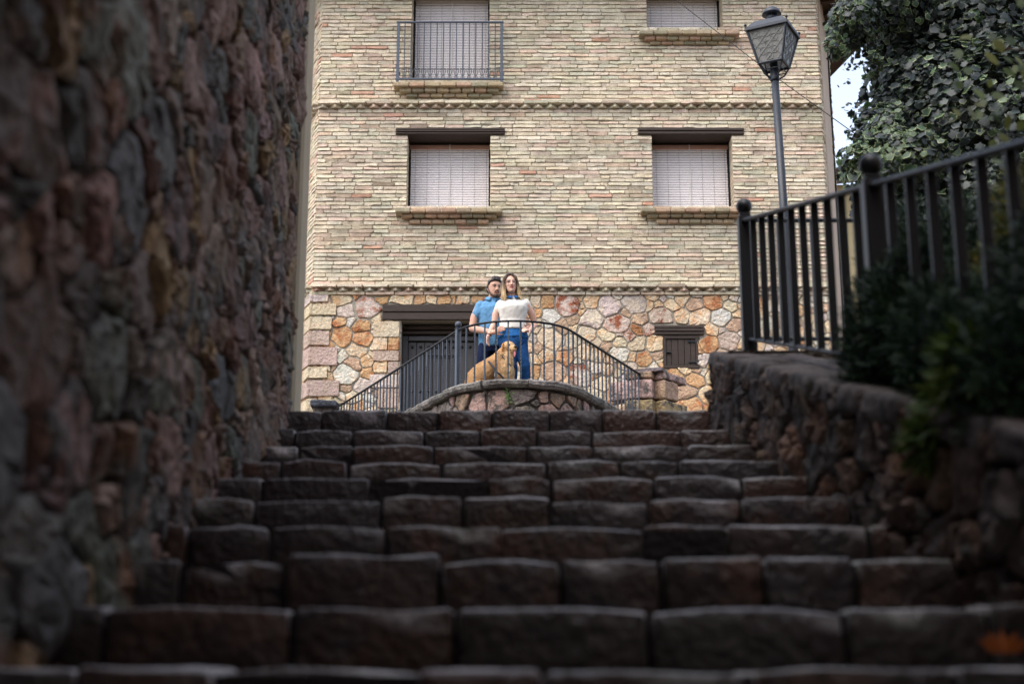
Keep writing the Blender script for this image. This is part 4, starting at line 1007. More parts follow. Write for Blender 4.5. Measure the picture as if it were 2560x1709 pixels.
# ================================================================== vegetation
rng = random.Random(77)
OUT = [(0, -.5), (.30, -.28), (.52, -.02), (.34, .12), (.36, .40), (0, .30), (-.36, .40), (-.34, .12), (-.52, -.02), (-.30, -.28)]
def ivy_leaf(tone):
    """lobed leaf in its own plane, tip at -y, cream margin"""
    vs = [(0, .04, .03)] + [(x * .74, y * .74 + .01, .02) for x, y in OUT] + [(x, y, -.03 if abs(x) > .3 else .0) for x, y in OUT]; n = len(OUT)
    fs = [(0, 1 + i, 1 + (i + 1) % n) for i in range(n)] + [(1 + i, 1 + n + i, 1 + n + (i + 1) % n, 1 + (i + 1) % n) for i in range(n)]
    return vs, fs
IV, IF = ivy_leaf(0)
def leaf_cols(rng, tone):
    if tone == 'dark': mid = jit(rng, rng.choice([C(28, 40, 42), C(36, 47, 49), C(24, 35, 33), C(42, 54, 52)]), .25); rim = jit(rng, rng.choice([C(62, 74, 66), C(92, 102, 82), C(50, 62, 56), C(46, 58, 52)]), .2)
    else: mid = jit(rng, rng.choice([C(54, 80, 52), C(64, 90, 58), C(48, 72, 50)]), .2); rim = jit(rng, rng.choice([C(150, 162, 112), C(124, 142, 94), C(170, 176, 136)]), .15)
    n = len(OUT); return [mid] * (1 + n) + [rim] * n
def leaf_matrix(p, nrm, size, rng, droop=1.0):
    nrm = (nrm + Vector((rng.gauss(0, .45), rng.gauss(0, .45), rng.gauss(0, .35) + .25))).normalized()
    dn = Vector((rng.gauss(0, .5), rng.gauss(0, .4), -droop)); dn = (dn - nrm * dn.dot(nrm))
    dn = dn.normalized() if dn.length > .05 else Vector((1, 0, 0)); sx = dn.cross(nrm)
    m = Matrix((sx, -dn, nrm)).transposed().to_4x4() @ Matrix.Scale(size, 4); m.translation = p; return m
ivy = thing('ivy_tree', 'tall tree trunk smothered in dark variegated ivy beside the house', 'tree')
def UY(px, py, Y): return U(px, py, Y)
blobs = []   # centre, radii, count, bright share, leaf size
def B_(px, py, Y, rx, ry, rz, n, br=.12, sz=.085): blobs.append((U(px, py, Y), (rx, ry, rz), n, br, sz))
B_(2420, 120, 13.1, .98, .9, 1.5, 1500, .12, .095); B_(2330, 330, 12.7, .62, .6, .9, 700, .18); B_(2480, 360, 12.4, .8, .7, 1.0, 900, .12); B_(2240, 170, 12.9, .36, .5, .7, 320, .1)
B_(2235, 20, 12.6, .42, .5, .42, 360, .35, .07); B_(2140, 70, 12.3, .22, .35, .26, 240, .45, .065); B_(2095, 125, 12.2, .10, .2, .12, 40, .6, .06); B_(2175, 165, 12.3, .09, .2, .10, 45, .5, .06)
B_(2200, 370, 12.3, .22, .4, .35, 240, .5, .075); B_(2175, 430, 12.1, .2, .35, .28, 260, .8, .08); B_(2260, 420, 12.0, .3, .4, .3, 300, .6, .08); B_(2230, 560, 12.2, .32, .4, .6, 420, .35, .08); B_(2420, 600, 12.1, .7, .5, .8, 600, .2, .08)
B_(2480, -150, 13.2, 1.1, .9, 1.0, 300, .1, .1); B_(2125, 395, 12.0, .10, .2, .10, 30, .8, .075)
leaves = []
for (c, r, n, br, sz) in blobs:
    for _ in range(int(n * 3.0)):
        d = Vector((rng.gauss(0, 1), rng.gauss(0, 1), rng.gauss(0, 1))).normalized()
        if d.y > .35: d.y = -d.y
        k = rng.uniform(.86, 1.08) if rng.random() < .85 else rng.uniform(1.05, 1.22)
        p = c + Vector((d.x * r[0], d.y * r[1], d.z * r[2])) * k
        p += Vector((noise_disp(p, 2.2, .16), noise_disp(p, 2.2, .12, 5), 0))
        if any(((p.x - c2.x) / r2[0]) ** 2 + ((p.y - c2.y) / r2[1]) ** 2 + ((p.z - c2.z) / r2[2]) ** 2 < .5 for c2, r2, *_ in blobs): continue
        leaves.append((p, d, sz * .84 * rng.choice([.55, .75, .9, 1.05, 1.2, 1.45]) * rng.uniform(.9, 1.1), 'light' if rng.random() < br else 'dark'))
for k in range(16):      # trailing sprigs against the sky
    p0 = U(rng.uniform(2120, 2165), rng.uniform(150, 430), 12.2)
    for q in range(4): leaves.append((p0 + Vector((-.035 * q, 0, -.02 * q)) + Vector((rng.gauss(0, .012), 0, rng.gauss(0, .012))), Vector((0, -1, .2)), rng.uniform(.03, .055), 'dark'))
leaves.sort(key=lambda t: -(t[2] - .004 * t[0].y + (1 if U(2560, 600, t[0].y).x > t[0].x and t[0].z < U(2300, 0, t[0].y).z and t[0].z > U(2300, 400, t[0].y).z else 0)))
lm = {}
for i, (p, d, s_, tone) in enumerate(leaves[:300]):
    k = (tone, i % 6)
    if k not in lm: lm[k] = mesh('leaf', IV, IF, {'Col': leaf_cols(rng, tone)}); lm[k].materials.append(M_IVY)
    o = ob('leaf', lm[k], None, ivy); o.matrix_world = leaf_matrix(p, d, s_, rng)
g = G()
for (p, d, s_, tone) in leaves[300:]:
    m = leaf_matrix(p, d, s_, rng); n0 = len(g.v)
    g.v += [m @ Vector(v) for v in IV]; g.f += [tuple(i + n0 for i in f) for f in IF]; cc = leaf_cols(rng, tone); g.c += cc; g.c2 += cc
o = g.build('crown', M_IVY, ivy); o['kind'] = 'stuff'
g = G(); cx = U(2430, 200, 13.1)
g.tube([(cx.x + .1, 13.2, 1.55), (cx.x, 13.2, 2.4), (cx.x, 13.15, 4), (cx.x - .05, 13.1, 6), (cx.x, 13.2, 8.5)], [.55, .42, .4, .38, .3], 14, False); g.build('trunk', M_BARK, ivy, True)
g = G()                  # opaque dark core added inside the leaves so no sky shows through
for (c, r, n, br, sz) in blobs:
    if n >= 240: g.ball(c, (r[0] * .68, r[1] * .7, r[2] * .72), 16, 10)
M_IVY_CORE = mat('ivy_core', C(34, 38, 30), n_scale=9, n_amt=.5, bump=1, b_scale=22, b_dist=.05, rough=1, spec=.05)
g.build('inner_core', M_IVY_CORE, ivy, True)
g = G()
for (pts, r_) in (([U(2330, 60, 12.8), U(2230, 60, 12.5), U(2130, 90, 12.3), U(2080, 130, 12.2)], .03), ([U(2300, 420, 12.6), U(2200, 410, 12.2), U(2120, 400, 12.0)], .025), ([U(2230, 300, 12.6), U(2165, 290, 12.3), U(2110, 275, 12.2)], .006), ([U(2230, 330, 12.6), U(2160, 330, 12.3), U(2120, 350, 12.2)], .006)):
    g.tube(pts, [r_, r_ * .7, r_ * .5, r_ * .3][:len(pts)], 7)
g.build('limb', M_BARK, ivy, True)
# ---- juniper bushes: feathery sprays
def conifer(name, label, cat, clumps, base, cols, group=None, seed=1, size=.052, stem_r=.025):
    rg = random.Random(seed); t = thing(name, label, cat, group=group); g = G(); st = G()
    for (c, r, n) in clumps:
        c = Vector(c); st.tube([Vector(base), (Vector(base) + c) / 2 + Vector((0, 0, -.04)), c], [stem_r, stem_r * .6, stem_r * .3], 7)
        for _ in range(int(n * 2.0)):
            d = Vector((rg.gauss(0, 1), rg.gauss(0, 1), rg.gauss(0, 1))).normalized(); k = rg.random() ** .45
            p = c + Vector((d.x * r[0], d.y * r[1], d.z * r[2])) * k
            ax = (d + Vector((rg.gauss(0, .4), rg.gauss(0, .4), rg.gauss(.35, .4)))).normalized(); s_ = size * rg.uniform(.6, 1.3)
            col = jit(rg, rg.choice(cols), .3); a = ax.cross(Vector((rg.gauss(0, 1), rg.gauss(0, 1), rg.gauss(0, 1)))).normalized(); b = ax.cross(a)
            for q in range(5):
                o0 = p + ax * s_ * (q * .18); sd = a if q % 2 else -a; sd = (sd + b * rg.gauss(0, .6)).normalized(); tp_ = o0 + (ax * .8 + sd * .75) * s_ * .55; wv = (ax.cross(sd)).normalized() * s_ * .07
                g.add([o0 - wv, o0 + wv, tp_ + wv * .5, tp_ - wv * .5], [(0, 1, 2, 3)], col)
            g.add([p - b * s_ * .05, p + b * s_ * .05, p + ax * s_ * 1.15], [(0, 1, 2)], col)
    o = g.build('foliage', M_NEEDLE, t); o['kind'] = 'stuff'; st.build('stem', M_BARK, t, True); return t
DG = [C(34, 56, 40), C(28, 48, 36), C(44, 68, 44), C(38, 58, 34)]; LG = [C(72, 92, 36), C(88, 104, 40), C(60, 82, 38)]; YG = [C(112, 112, 36), C(88, 96, 36), C(128, 118, 44)]
bY = 5.25
conifer('juniper_bush', 'dark green juniper bush growing through the fence by its middle post', 'bush', [((1.50, 5.45, 1.42), (.17, .3, .24), 620), ((1.62, 5.2, 1.30), (.24, .3, .22), 700), ((1.43, 5.5, 1.25), (.12, .22, .18), 320), ((1.58, 5.3, 1.62), (.10, .16, .14), 180)],
        (1.75, 5.4, wt(5.4) - .1), DG, 'juniper bushes on the garden wall', 3)
conifer('juniper_bush', 'large dark juniper bush spilling over the wall with a lime-green drooping tip', 'bush', [((1.62, 4.35, .98), (.26, .35, .26), 900), ((1.5, 4.0, .86), (.22, .3, .24), 700), ((1.70, 4.5, 1.2), (.22, .3, .2), 500), ((1.62, 3.85, 1.12), (.25, .3, .24), 600), ((1.50, 4.75, 1.12), (.16, .25, .2), 500), ((1.56, 4.95, 1.28), (.18, .22, .2), 400)],
        (1.85, 4.2, wt(4.2) - .1), DG, 'juniper bushes on the garden wall', 4)
for o in [x for x in COL.objects if x.name == 'juniper_bush.001']:
    g = G(); rg = random.Random(9)
    for (c, r, n) in (((1.345, 4.32, .86), (.07, .10, .13), 130), ((1.285, 4.36, .76), (.05, .06, .07), 70), ((1.33, 4.1, .95), (.06, .1, .12), 90)):
        for _ in range(int(n * 2.0)):
            d = Vector((rg.gauss(0, 1), rg.gauss(0, 1), rg.gauss(0, 1))).normalized(); p = Vector(c) + Vector((d.x * r[0], d.y * r[1], d.z * r[2])) * rg.random() ** .5
            ax = (d + Vector((-.5, 0, -.5))).normalized(); a = ax.cross(Vector((rg.gauss(0, 1), 1, rg.gauss(0, 1)))).normalized() * .012
            g.add([p - a, p + a, p + ax * .07], [(0, 1, 2)], jit(rg, rg.choice(LG), .25))
    t_ = g.build('young_tips', M_NEEDLE, o); t_['kind'] = 'stuff'
conifer('juniper_bush', 'dark juniper bush behind the top rail of the fence', 'bush', [((2.15, 6.7, 2.12), (.42, .35, .26), 900), ((2.7, 6.4, 2.2), (.45, .35, .3), 800), ((2.3, 6.6, 1.8), (.5, .35, .3), 500)], (2.4, 6.7, wt(6.7) - .1), DG, 'juniper bushes on the garden wall', 5)
conifer('juniper_bush', 'olive-yellow bush behind the fence at the edge of the picture', 'bush', [((2.05, 5.3, 1.55), (.25, .3, .36), 700), ((2.2, 5.0, 1.3), (.3, .3, .3), 600), ((2.0, 5.0, 1.75), (.2, .25, .2), 300)], (2.15, 5.2, wt(5.2) - .1), YG + DG[:1], None, 6)
# ---- young broadleaf tree at the right edge
yt = thing('young_tree', 'small broadleaf tree with blurred yellow-green leaves at the edge of the picture', 'tree')
g = G(); g.tube([(3.05, 6.3, wt(6.3) - .1), (3.0, 6.3, 2.4), (2.9, 6.25, 3.2), (2.75, 6.2, 3.9)], [.05, .042, .032, .02], 8); g.build('trunk', M_BARK, yt, True)
g = G(); tips = []
for k in range(9):
    z = 2.1 + k * .2; a = rng.uniform(2.2, 4.2); e = Vector((2.95 + math.cos(a) * rng.uniform(.45, .75), 6.25 + math.sin(a) * .55, z + rng.uniform(.1, .4))); g.tube([(2.97, 6.28, z), (Vector((2.97, 6.28, z)) + e) / 2 + Vector((0, 0, .05)), e], [.018, .012, .006], 6); tips.append(e)
g.build('limb', M_BARK, yt, True)
BL = [(0, -.5), (.22, -.22), (.3, .1), (.16, .38), (0, .5), (-.16, .38), (-.3, .1), (-.22, -.22)]
g = G()
for e in tips:
    for _ in range(34):
        p = e + Vector((rng.gauss(.06, .16), rng.gauss(0, .16), rng.gauss(0, .14))); s_ = rng.uniform(.06, .11); m = leaf_matrix(p, Vector((0, -1, .4)), s_, rng)
        g.add([m @ Vector((x, y, .06 * abs(x))) for x, y in BL], [(0, 1, 2, 3, 4, 5, 6, 7)], jit(rng, rng.choice([C(66, 82, 34), C(80, 92, 36), C(52, 70, 34), C(94, 98, 40)]), .2))
o = g.build('crown', M_LEAF, yt); o['kind'] = 'stuff'
# ================================================================== the couple and their dog
M_SKIN = mat('skin', attr='Col', n_scale=30, n_amt=.05, bump=.05, b_scale=200, b_dist=.001, rough=.5, spec=.35)
M_SHIRT = mat('blue_shirt', C(96, 142, 180), n_scale=14, n_amt=.16, bump=.35, b_scale=26, b_dist=.012, rough=.9, spec=.1, fine=140)
M_TOP = mat('white_knit', C(216, 212, 204), n_scale=10, n_amt=.04, bump=.15, b_scale=30, b_dist=.005, rough=.9, spec=.1, stretch=(1, 1, 2.5))
M_BLOUSE = mat('blue_blouse', C(34, 98, 160), n_scale=12, n_amt=.14, bump=.4, b_scale=24, b_dist=.015, rough=.7, spec=.2)
M_NAVY = mat('navy_jeans', C(28, 38, 66), n_scale=14, n_amt=.2, bump=.4, b_scale=22, b_dist=.012, rough=.9, spec=.1)
M_JEANS = mat('blue_jeans', C(36, 76, 126), n_scale=10, n_amt=.25, bump=.4, b_scale=22, b_dist=.015, rough=.9, spec=.1)
M_HAIR = mat('hair', attr='Col', n_scale=10, n_amt=.3, bump=.6, b_scale=30, b_dist=.01, rough=.5, spec=.4, stretch=(6, 6, .6))
M_BEARD = mat('beard', C(88, 70, 62), n_scale=60, n_amt=.35, bump=.5, b_scale=120, b_dist=.004, rough=.8, spec=.2)
M_EYE = mat('eye', C(30, 24, 22), n_amt=.02, bump=0, rough=.25)
M_EYEW = mat('eye_white', C(168, 150, 140), n_amt=.02, bump=0, rough=.3)
M_LIP = mat('lips', C(186, 92, 92), n_amt=.05, bump=0, rough=.45)
M_LIPM = mat('lips_pale', C(172, 116, 104), n_amt=.05, bump=0, rough=.5)
M_SHOE = mat('shoe', C(40, 36, 36), n_amt=.1, bump=.1, rough=.6)
M_FUR = mat('golden_fur', attr='Col', n_scale=14, n_amt=.10, bump=.5, b_scale=60, b_dist=.008, rough=.9, spec=.15, stretch=(1, 1, .5), fine=90)
M_BLACK = mat('black_webbing', C(26, 28, 34), n_amt=.1, bump=.1, rough=.6)
M_TONGUE = mat('tongue', C(206, 120, 132), n_amt=.05, bump=.1, rough=.4)
M_METAL = mat('buckle', C(150, 152, 156), n_amt=.05, bump=0, rough=.35, metallic=.6)
def fuse(g, name, voxel, smooth=4, m=None, parent=None, col=None, disp=None):
    """one continuous skin over overlapping volumes"""
    tmp = ob('tmp', g.mesh('tmp'))
    r = tmp.modifiers.new('r', 'REMESH'); r.mode = 'VOXEL'; r.voxel_size = voxel; r.use_smooth_shade = True
    s = tmp.modifiers.new('s', 'SMOOTH'); s.iterations = smooth; s.factor = .5
    dg = bpy.context.evaluated_depsgraph_get(); me = bpy.data.meshes.new_from_object(tmp.evaluated_get(dg)); me.name = name
    old = tmp.data; bpy.data.objects.remove(tmp); bpy.data.meshes.remove(old)
    if disp:
        me.update(); ns = [v.normal.copy() for v in me.vertices]
        for v, n_ in zip(me.vertices, ns): v.co += n_ * disp(v.co)
    if col:
        at_ = me.color_attributes.new('Col', 'FLOAT_COLOR', 'POINT'); at_.data.foreach_set('color', [x for v in me.vertices for x in col(v.co)])
    me.polygons.foreach_set('use_smooth', [True] * len(me.polygons)); me.materials.clear()
    return ob(name, me, m, parent)
def limb(g, pts, rad, n=12): g.tube(pts, rad, n, True, (0, 1, .01))
def hand(g, wrist, tip_dir, palm_n, side, curl=.35, size=1.0, spread=.12):
    """palm and five jointed fingers; side: +1 puts the thumb on the +cross side"""
    t = Vector(tip_dir).normalized(); n = Vector(palm_n); n = (n - t * n.dot(t)).normalized(); s = t.cross(n).normalized() * side
    w_ = Vector(wrist); k = size
    g.tube([w_, w_ + t * .035 * k, w_ + t * .085 * k], [(.024 * k, .016 * k), (.036 * k, .015 * k), (.038 * k, .012 * k)], 12, True, n)
    for i, (off, ln) in enumerate(((.030, .068), (.010, .076), (-.010, .071), (-.029, .056))):
        b = w_ + t * .082 * k + s * off * k; d = (t + s * off * spread * 30 * .1).normalized(); p = [b]; c = curl * (1 + .15 * i)
        for q, f in enumerate((.45, .32, .23)):
            d = (d * math.cos(c * .7) + n * math.sin(c * .7)).normalized(); p.append(p[-1] + d * ln * f * k)
        g.tube(p, [.0092 * k, .0088 * k, .008 * k, .007 * k], 8, True, s)
    b = w_ + t * .025 * k + s * .026 * k; d = (t * .7 + s * .75 + n * .25).normalized(); p = [b, b + d * .035 * k]; d = (t * .9 + s * .3 + n * .35).normalized(); p.append(p[-1] + d * .03 * k); p.append(p[-1] + d * .022 * k)
    g.tube(p, [.013 * k, .0105 * k, .009 * k, .0075 * k], 8, True, n)
def head_geo(g, F, male):
    """F maps head space (x right in the picture, y away, z up from the chin, metres) to the world"""
    prof = [(-.004, .024, .022, -.052), (.012, .040, .040, -.040), (.035, .052, .056, -.026), (.07, .061, .074, -.012), (.105, .067, .086, -.002), (.14, .072, .093, .004), (.175, .070, .089, .010), (.205, .054, .068, .012), (.222, .030, .040, .012)]
    k = 1.03 if male else .97
    pts = [F(Vector((0, y, z))) for z, a, b, y in prof]; ax = (F(Vector((0, 0, 1))) - F(Vector((0, 0, 0)))).normalized()
    X = (F(Vector((1, 0, 0))) - F(Vector((0, 0, 0)))).normalized(); Yv = (F(Vector((0, 1, 0))) - F(Vector((0, 0, 0)))).normalized()
    n = 20; vs = []
    for (z, a, b, y) in prof:
        for q in range(n):
            an = 2 * math.pi * q / n; ca, sa = math.cos(an), math.sin(an)
            e = abs(ca) ** .9 * (1 if ca > 0 else -1); vs.append(F(Vector((e * a * k * 1.08, y + sa * b * k, z))))
    fs = [(i * n + q, i * n + (q + 1) % n, (i + 1) * n + (q + 1) % n, (i + 1) * n + q) for i in range(len(prof) - 1) for q in range(n)] + [tuple(range(n - 1, -1, -1)), tuple((len(prof) - 1) * n + q for q in range(n))]
    g.add(vs, fs)
    g.tube([F(Vector((0, -.083, .118))), F(Vector((0, -.097, .095))), F(Vector((0, -.108, .078)))], [.008, .010, .0125], 8)           # nose
    for s in (-1, 1):
        g.ball(F(Vector((s * .010, -.094, .074))), .0085, 8, 6)
        g.ball(F(Vector((s * .073 * k, .012, .105))), (.010, .019, .030), 10, 8)
        g.ball(F(Vector((s * .030, -.070, .085))), (.020, .016, .018), 10, 8)                                                      # cheeks
        g.tube([F(Vector((s * .012, -.086, .128))), F(Vector((s * .040, -.078, .130))), F(Vector((s * .058, -.058, .124)))], .0060, 8)  # brow ridge
    g.ball(F(Vector((0, -.080, .012))), (.018, .014, .014), 10, 8)
def face_parts(F, parent, male, hair_c):
    for s in (-1, 1):
        g = G(); g.ball(F(Vector((s * .031, -.0795, .112))), (.0135, .008, .0052), 12, 8); e = g.build('eye', M_EYEW, parent, True)
        g = G(); g.ball(F(Vector((s * .031, -.0860, .1118))), (.0062, .004, .0058), 10, 8); g.build('iris', M_EYE, e, True)
        g = G(); g.tube([F(Vector((s * .016, -.089, .1165))), F(Vector((s * .031, -.0885, .1192))), F(Vector((s * .046, -.078, .1155)))], .0026, 6); g.build('lashes', M_EYE, e, True)
        g = G(); g.tube([F(Vector((s * .013, -.0955, .1315))), F(Vector((s * .034, -.0905, .1375))), F(Vector((s * .056, -.0705, .131)))], [.0042 if male else .0032, .0042 if male else .003, .002], 6)
        g.build('eyebrow', mat('brow', hair_c, n_amt=.1, bump=0, rough=.8), parent, True)
    g = G(); w_ = .024
    g.tube([F(Vector((-w_, -.084, .0465))), F(Vector((-.009, -.0975, .0495))), F(Vector((0, -.099, .048))), F(Vector((.009, -.0975, .0495))), F(Vector((w_, -.084, .0465)))], [.002, .0045, .004, .0045, .002], 8)
    g.tube([F(Vector((-w_ * .9, -.084, .0445))), F(Vector((0, -.0975, .0400))), F(Vector((w_ * .9, -.084, .0445)))], [.002, .006, .002], 8); g.build('mouth', M_LIPM if male else M_LIP, parent, True)
def frame_at(chin, roll, yaw, pitch_, k=1.0):
    R = Matrix.Rotation(roll, 3, 'Y') @ Matrix.Rotation(yaw, 3, 'Z') @ Matrix.Rotation(pitch_, 3, 'X')
    return lambda v: Vector(chin) + R @ (Vector(v) * k)
def cw(x, y, Y): return U(1120 + x / 4.9, 660 + y / 4.9, Y)      # photograph detail -> place
SKIN_W, SKIN_M = C(210, 168, 148), C(194, 150, 128)
# ------------------------------------------------------------------ woman
YW = 17.0; wom = thing('person', 'woman in white short-sleeved top with blue collar and blue jeans', 'person')
Fw = frame_at(cw(772, 344, YW - .055) + Vector((0, .052, 0)), math.radians(-5), math.radians(10), math.radians(-4), 1.06)
shl, shr = cw(600, 500, YW + .02), cw(992, 490, YW + .02); nk = cw(800, 430, YW + .02); el, wr_l = cw(565, 735, YW - .0), cw(493, 882, YW - .06); er, wr_r = cw(1064, 745, YW + .10), cw(1000, 812, YW - .06)
hipz = cw(800, 950, YW).z; cxw = cw(795, 800, YW).x; zf = ZFLOOR
torso = [(cw(800, 1010, YW).z, .165, .115, .01), (cw(0, 930, YW).z, .178, .125, .01), (cw(0, 860, YW).z, .172, .118, .005), (cw(0, 780, YW).z, .150, .105, 0), (cw(0, 690, YW).z, .150, .105, 0), (cw(0, 600, YW).z, .162, .115, -.008), (cw(0, 540, YW).z, .168, .118, -.01), (cw(0, 480, YW).z, .165, .10, .005), (cw(0, 440, YW).z, .12, .07, .02), (cw(0, 405, YW).z, .06, .055, .025)]
def torso_geo(g, prof, cx, Y, infl=0, xs=None):
    n = 24; vs = []
    for i, (z, a, b, y) in enumerate(prof):
        for q in range(n):
            an = 2 * math.pi * q / n; vs.append(Vector((cx + (xs(z) if xs else 0) + math.cos(an) * (a + infl), Y + y + math.sin(an) * (b + infl), z)))
    g.add(vs, [(i * n + q, i * n + (q + 1) % n, (i + 1) * n + (q + 1) % n, (i + 1) * n + q) for i in range(len(prof) - 1) for q in range(n)] + [tuple(range(n - 1, -1, -1)), tuple((len(prof) - 1) * n + q for q in range(n))])
kl, kr = Vector((cw(790, 1250, YW).x, YW - .03, zf + .48)), Vector((cw(945, 1250, YW).x, YW - .02, zf + .48))
hl, hr = Vector((cxw - .085, YW + .01, hipz - .02)), Vector((cxw + .085, YW + .01, hipz - .02))
al, ar_ = Vector((kl.x - .01, YW + .03, zf + .09)), Vector((kr.x + .02, YW + .03, zf + .09))
def legs(g, infl, taper=1.0):
    for (h_, k_, a_) in ((hl, kl, al), (hr, kr, ar_)):
        limb(g, [h_ + Vector((0, 0, .03)), h_ + (k_ - h_) * .35, k_, k_ + (a_ - k_) * .35 + Vector((0, .015, 0)), a_], [.092 + infl, .082 + infl, .058 + infl, .056 + infl, .040 + infl])
g = G(); torso_geo(g, torso, cxw, YW); head_geo(g, Fw, False)
limb(g, [nk + Vector((0, .02, -.05)), Fw(Vector((0, .0, .05)))], [.056, .050])
limb(g, [shl + Vector((.03, 0, -.01)), shl.lerp(el, .5), el], [.050, .045, .038]); limb(g, [el, el.lerp(wr_l, .4), wr_l], [.038, .037, .025])
limb(g, [shr + Vector((-.03, 0, -.01)), shr.lerp(er, .5), er], [.050, .045, .039]); limb(g, [er, er.lerp(wr_r, .5), wr_r], [.039, .036, .026])
hand(g, wr_l, cw(480, 990, YW - .10) - wr_l, (.6, -.3, 0), 1, .25, .95); hand(g, wr_r, cw(930, 790, YW - .16) - wr_r, (-.1, .6, -.5), 1, .5, .92)
legs(g, -.008)
for a_ in (al, ar_): limb(g, [a_ + Vector((0, .02, -.03)), a_ + Vector((0, -.13, -.055))], [.036, .03])
fuse(g, 'body', .0068, 3, M_SKIN, wom, lambda p: SKIN_W)
g = G(); limb_sl = lambda g, s, e, f, r0, r1: g.tube([s, s.lerp(e, f * .5), s.lerp(e, f)], [r0, (r0 + r1) / 2, r1], 14, True, (0, 1, .01))
tp_prof = [(cw(0, 812, YW).z, .164, .120, 0), (cw(0, 780, YW).z, .160, .118, 0)] + [t for t in torso if t[0] > cw(0, 770, YW).z][0:]
tp_prof = [(z, a + .012, b + .014, y) for z, a, b, y in tp_prof[:-1]] + [(cw(0, 428, YW).z, .105, .078, .02), (cw(0, 408, YW).z, .072, .068, .02)]
torso_geo(g, tp_prof, cxw, YW)
for s in (-1, 1): g.ball(Vector((cxw + s * .066, YW - .078, cw(0, 556, YW).z)), (.082, .050, .080))
limb_sl(g, shl + Vector((.04, 0, .012)), el, .30, .055, .057); limb_sl(g, shr + Vector((-.04, 0, .012)), er, .26, .055, .057)
fold = lambda s, a: (lambda p: noise_disp((p.x * 1.0 + p.z * .35, p.y, p.z * .45), s, a) + noise_disp((p.x * 1.3 - p.z * .5, p.y, p.z * .8), s * 2.1, a * .5, 7))
fuse(g, 'white_top', .009, 6, M_TOP, wom, None, fold(11, .006))
g = G(); torso_geo(g, [(cw(0, 912, YW).z, .192, .140, .01), (cw(0, 860, YW).z, .184, .131, .006), (cw(0, 806, YW).z, .160, .118, 0)], cxw, YW); fuse(g, 'blouse_hem', .009, 1, M_BLOUSE, wom, None, fold(26, .009))
g = G(); vs = []; K_ = 22
for q in range(K_ + 1):
    t = math.radians(6 + (360 - 2 * 6) * q / K_); f_ = max(0, math.cos(t)); 
    for (r_, z_) in ((.064, cw(0, 384, YW).z - .016 * f_), (.098 + .022 * f_ ** 3, cw(0, 384, YW).z - .028 - .030 * f_ ** 2)):
        for th in (0, .006): vs.append(Vector((nk.x, YW + .015, nk.z)) + Vector((math.sin(t) * (r_ + th), -math.cos(t) * (r_ + th) * .95, z_ - Vector((nk.x, YW + .015, nk.z)).z)))
g.add(vs, [f for q in range(K_) for f in ((q * 4, q * 4 + 2, q * 4 + 6, q * 4 + 4), (q * 4 + 1, q * 4 + 5, q * 4 + 7, q * 4 + 3), (q * 4 + 2, q * 4 + 3, q * 4 + 7, q * 4 + 6), (q * 4, q * 4 + 4, q * 4 + 5, q * 4 + 1))] + [(0, 1, 3, 2), (K_ * 4, K_ * 4 + 2, K_ * 4 + 3, K_ * 4 + 1)])
g.build('collar', M_BLOUSE, wom, True)
g = G(); torso_geo(g, [(hipz - .10, .150, .115, .01), (hipz - .02, .186, .134, .012), (cw(0, 890, YW).z, .184, .130, .008)], cxw, YW); legs(g, .004); fuse(g, 'jeans', .009, 2, M_JEANS, wom, None, fold(20, .006))
for a_ in (al, ar_):
    g = G(); g.tube([a_ + Vector((0, .05, -.045)), a_ + Vector((0, -.06, -.05)), a_ + Vector((0, -.15, -.058))], [(.042, .042), (.045, .038), (.036, .028)], 12); g.build('shoe', M_SHOE, wom, True)
g = G(); hb = C(66, 50, 42); hbl = C(196, 166, 122)
g.ball(Fw(Vector((0, .028, .150))), (.084, .092, .086), 16, 12)
for s in (-1, 1):
    g.tube([Fw(Vector((s * .016, -.052, .222))), Fw(Vector((s * .056, -.052, .185))), Fw(Vector((s * .080, -.030, .13))), Fw(Vector((s * .086, -.022, .06))), Fw(Vector((s * .090, -.032, -.02))), Fw(Vector((s * .094 + .004, -.055, -.095)))], [(.022, .022), (.024, .028), (.020, .036), (.022, .040), (.026, .038), (.012, .020)], 12)
    g.tube([Fw(Vector((s * .060, .05, .14))), Fw(Vector((s * .078, .045, .05))), Fw(Vector((s * .082, .03, -.04)))], [.045, .042, .022], 12)
g.tube([Fw(Vector((0, .085, .14))), Fw(Vector((0, .09, .04))), Fw(Vector((0, .085, -.05)))], [.05, .05, .03], 12)
zt_h, zb_h = Fw(Vector((0, 0, .13))).z, Fw(Vector((0, 0, -.02))).z
def haircol(p):
    t = max(0, min(1, (zt_h - p.z) / (zt_h - zb_h))); t = max(0, min(1, t + noise_disp((p.x * 60, p.y * 60, p.z * 6), 1, .45))); return tuple(hb[i] * (1 - t) + hbl[i] * t for i in range(3)) + (1,)
fuse(g, 'hair', .0065, 2, M_HAIR, wom, haircol, lambda p: noise_disp((p.x * 70, p.y * 70, p.z * 9), 1, .006))
gh = G(); rgh = random.Random(4)
for q in range(150):
    s = rgh.choice((-1, 1)); x0 = s * rgh.uniform(.074, .112); y0 = rgh.uniform(-.062, .05)
    p_ = [Fw(Vector((s * rgh.uniform(.05, .078), y0 * .6, .15))), Fw(Vector((x0 * .92, y0, .07))), Fw(Vector((x0, y0 - .006, -.02))), Fw(Vector((x0 + rgh.gauss(0, .012), y0 - .02, -.10 + rgh.uniform(-.02, .02))))]
    n0 = len(gh.v); gh.tube(p_, [.0022, .0024, .0020, .0008], 4, False); cc = [jit(rgh, haircol(v), .3) for v in gh.v[n0:]]; gh.c += cc; gh.c2 += cc
o = gh.build('loose_strands', M_HAIR, wom); o['kind'] = 'stuff'
face_parts(Fw, wom, False, hb)
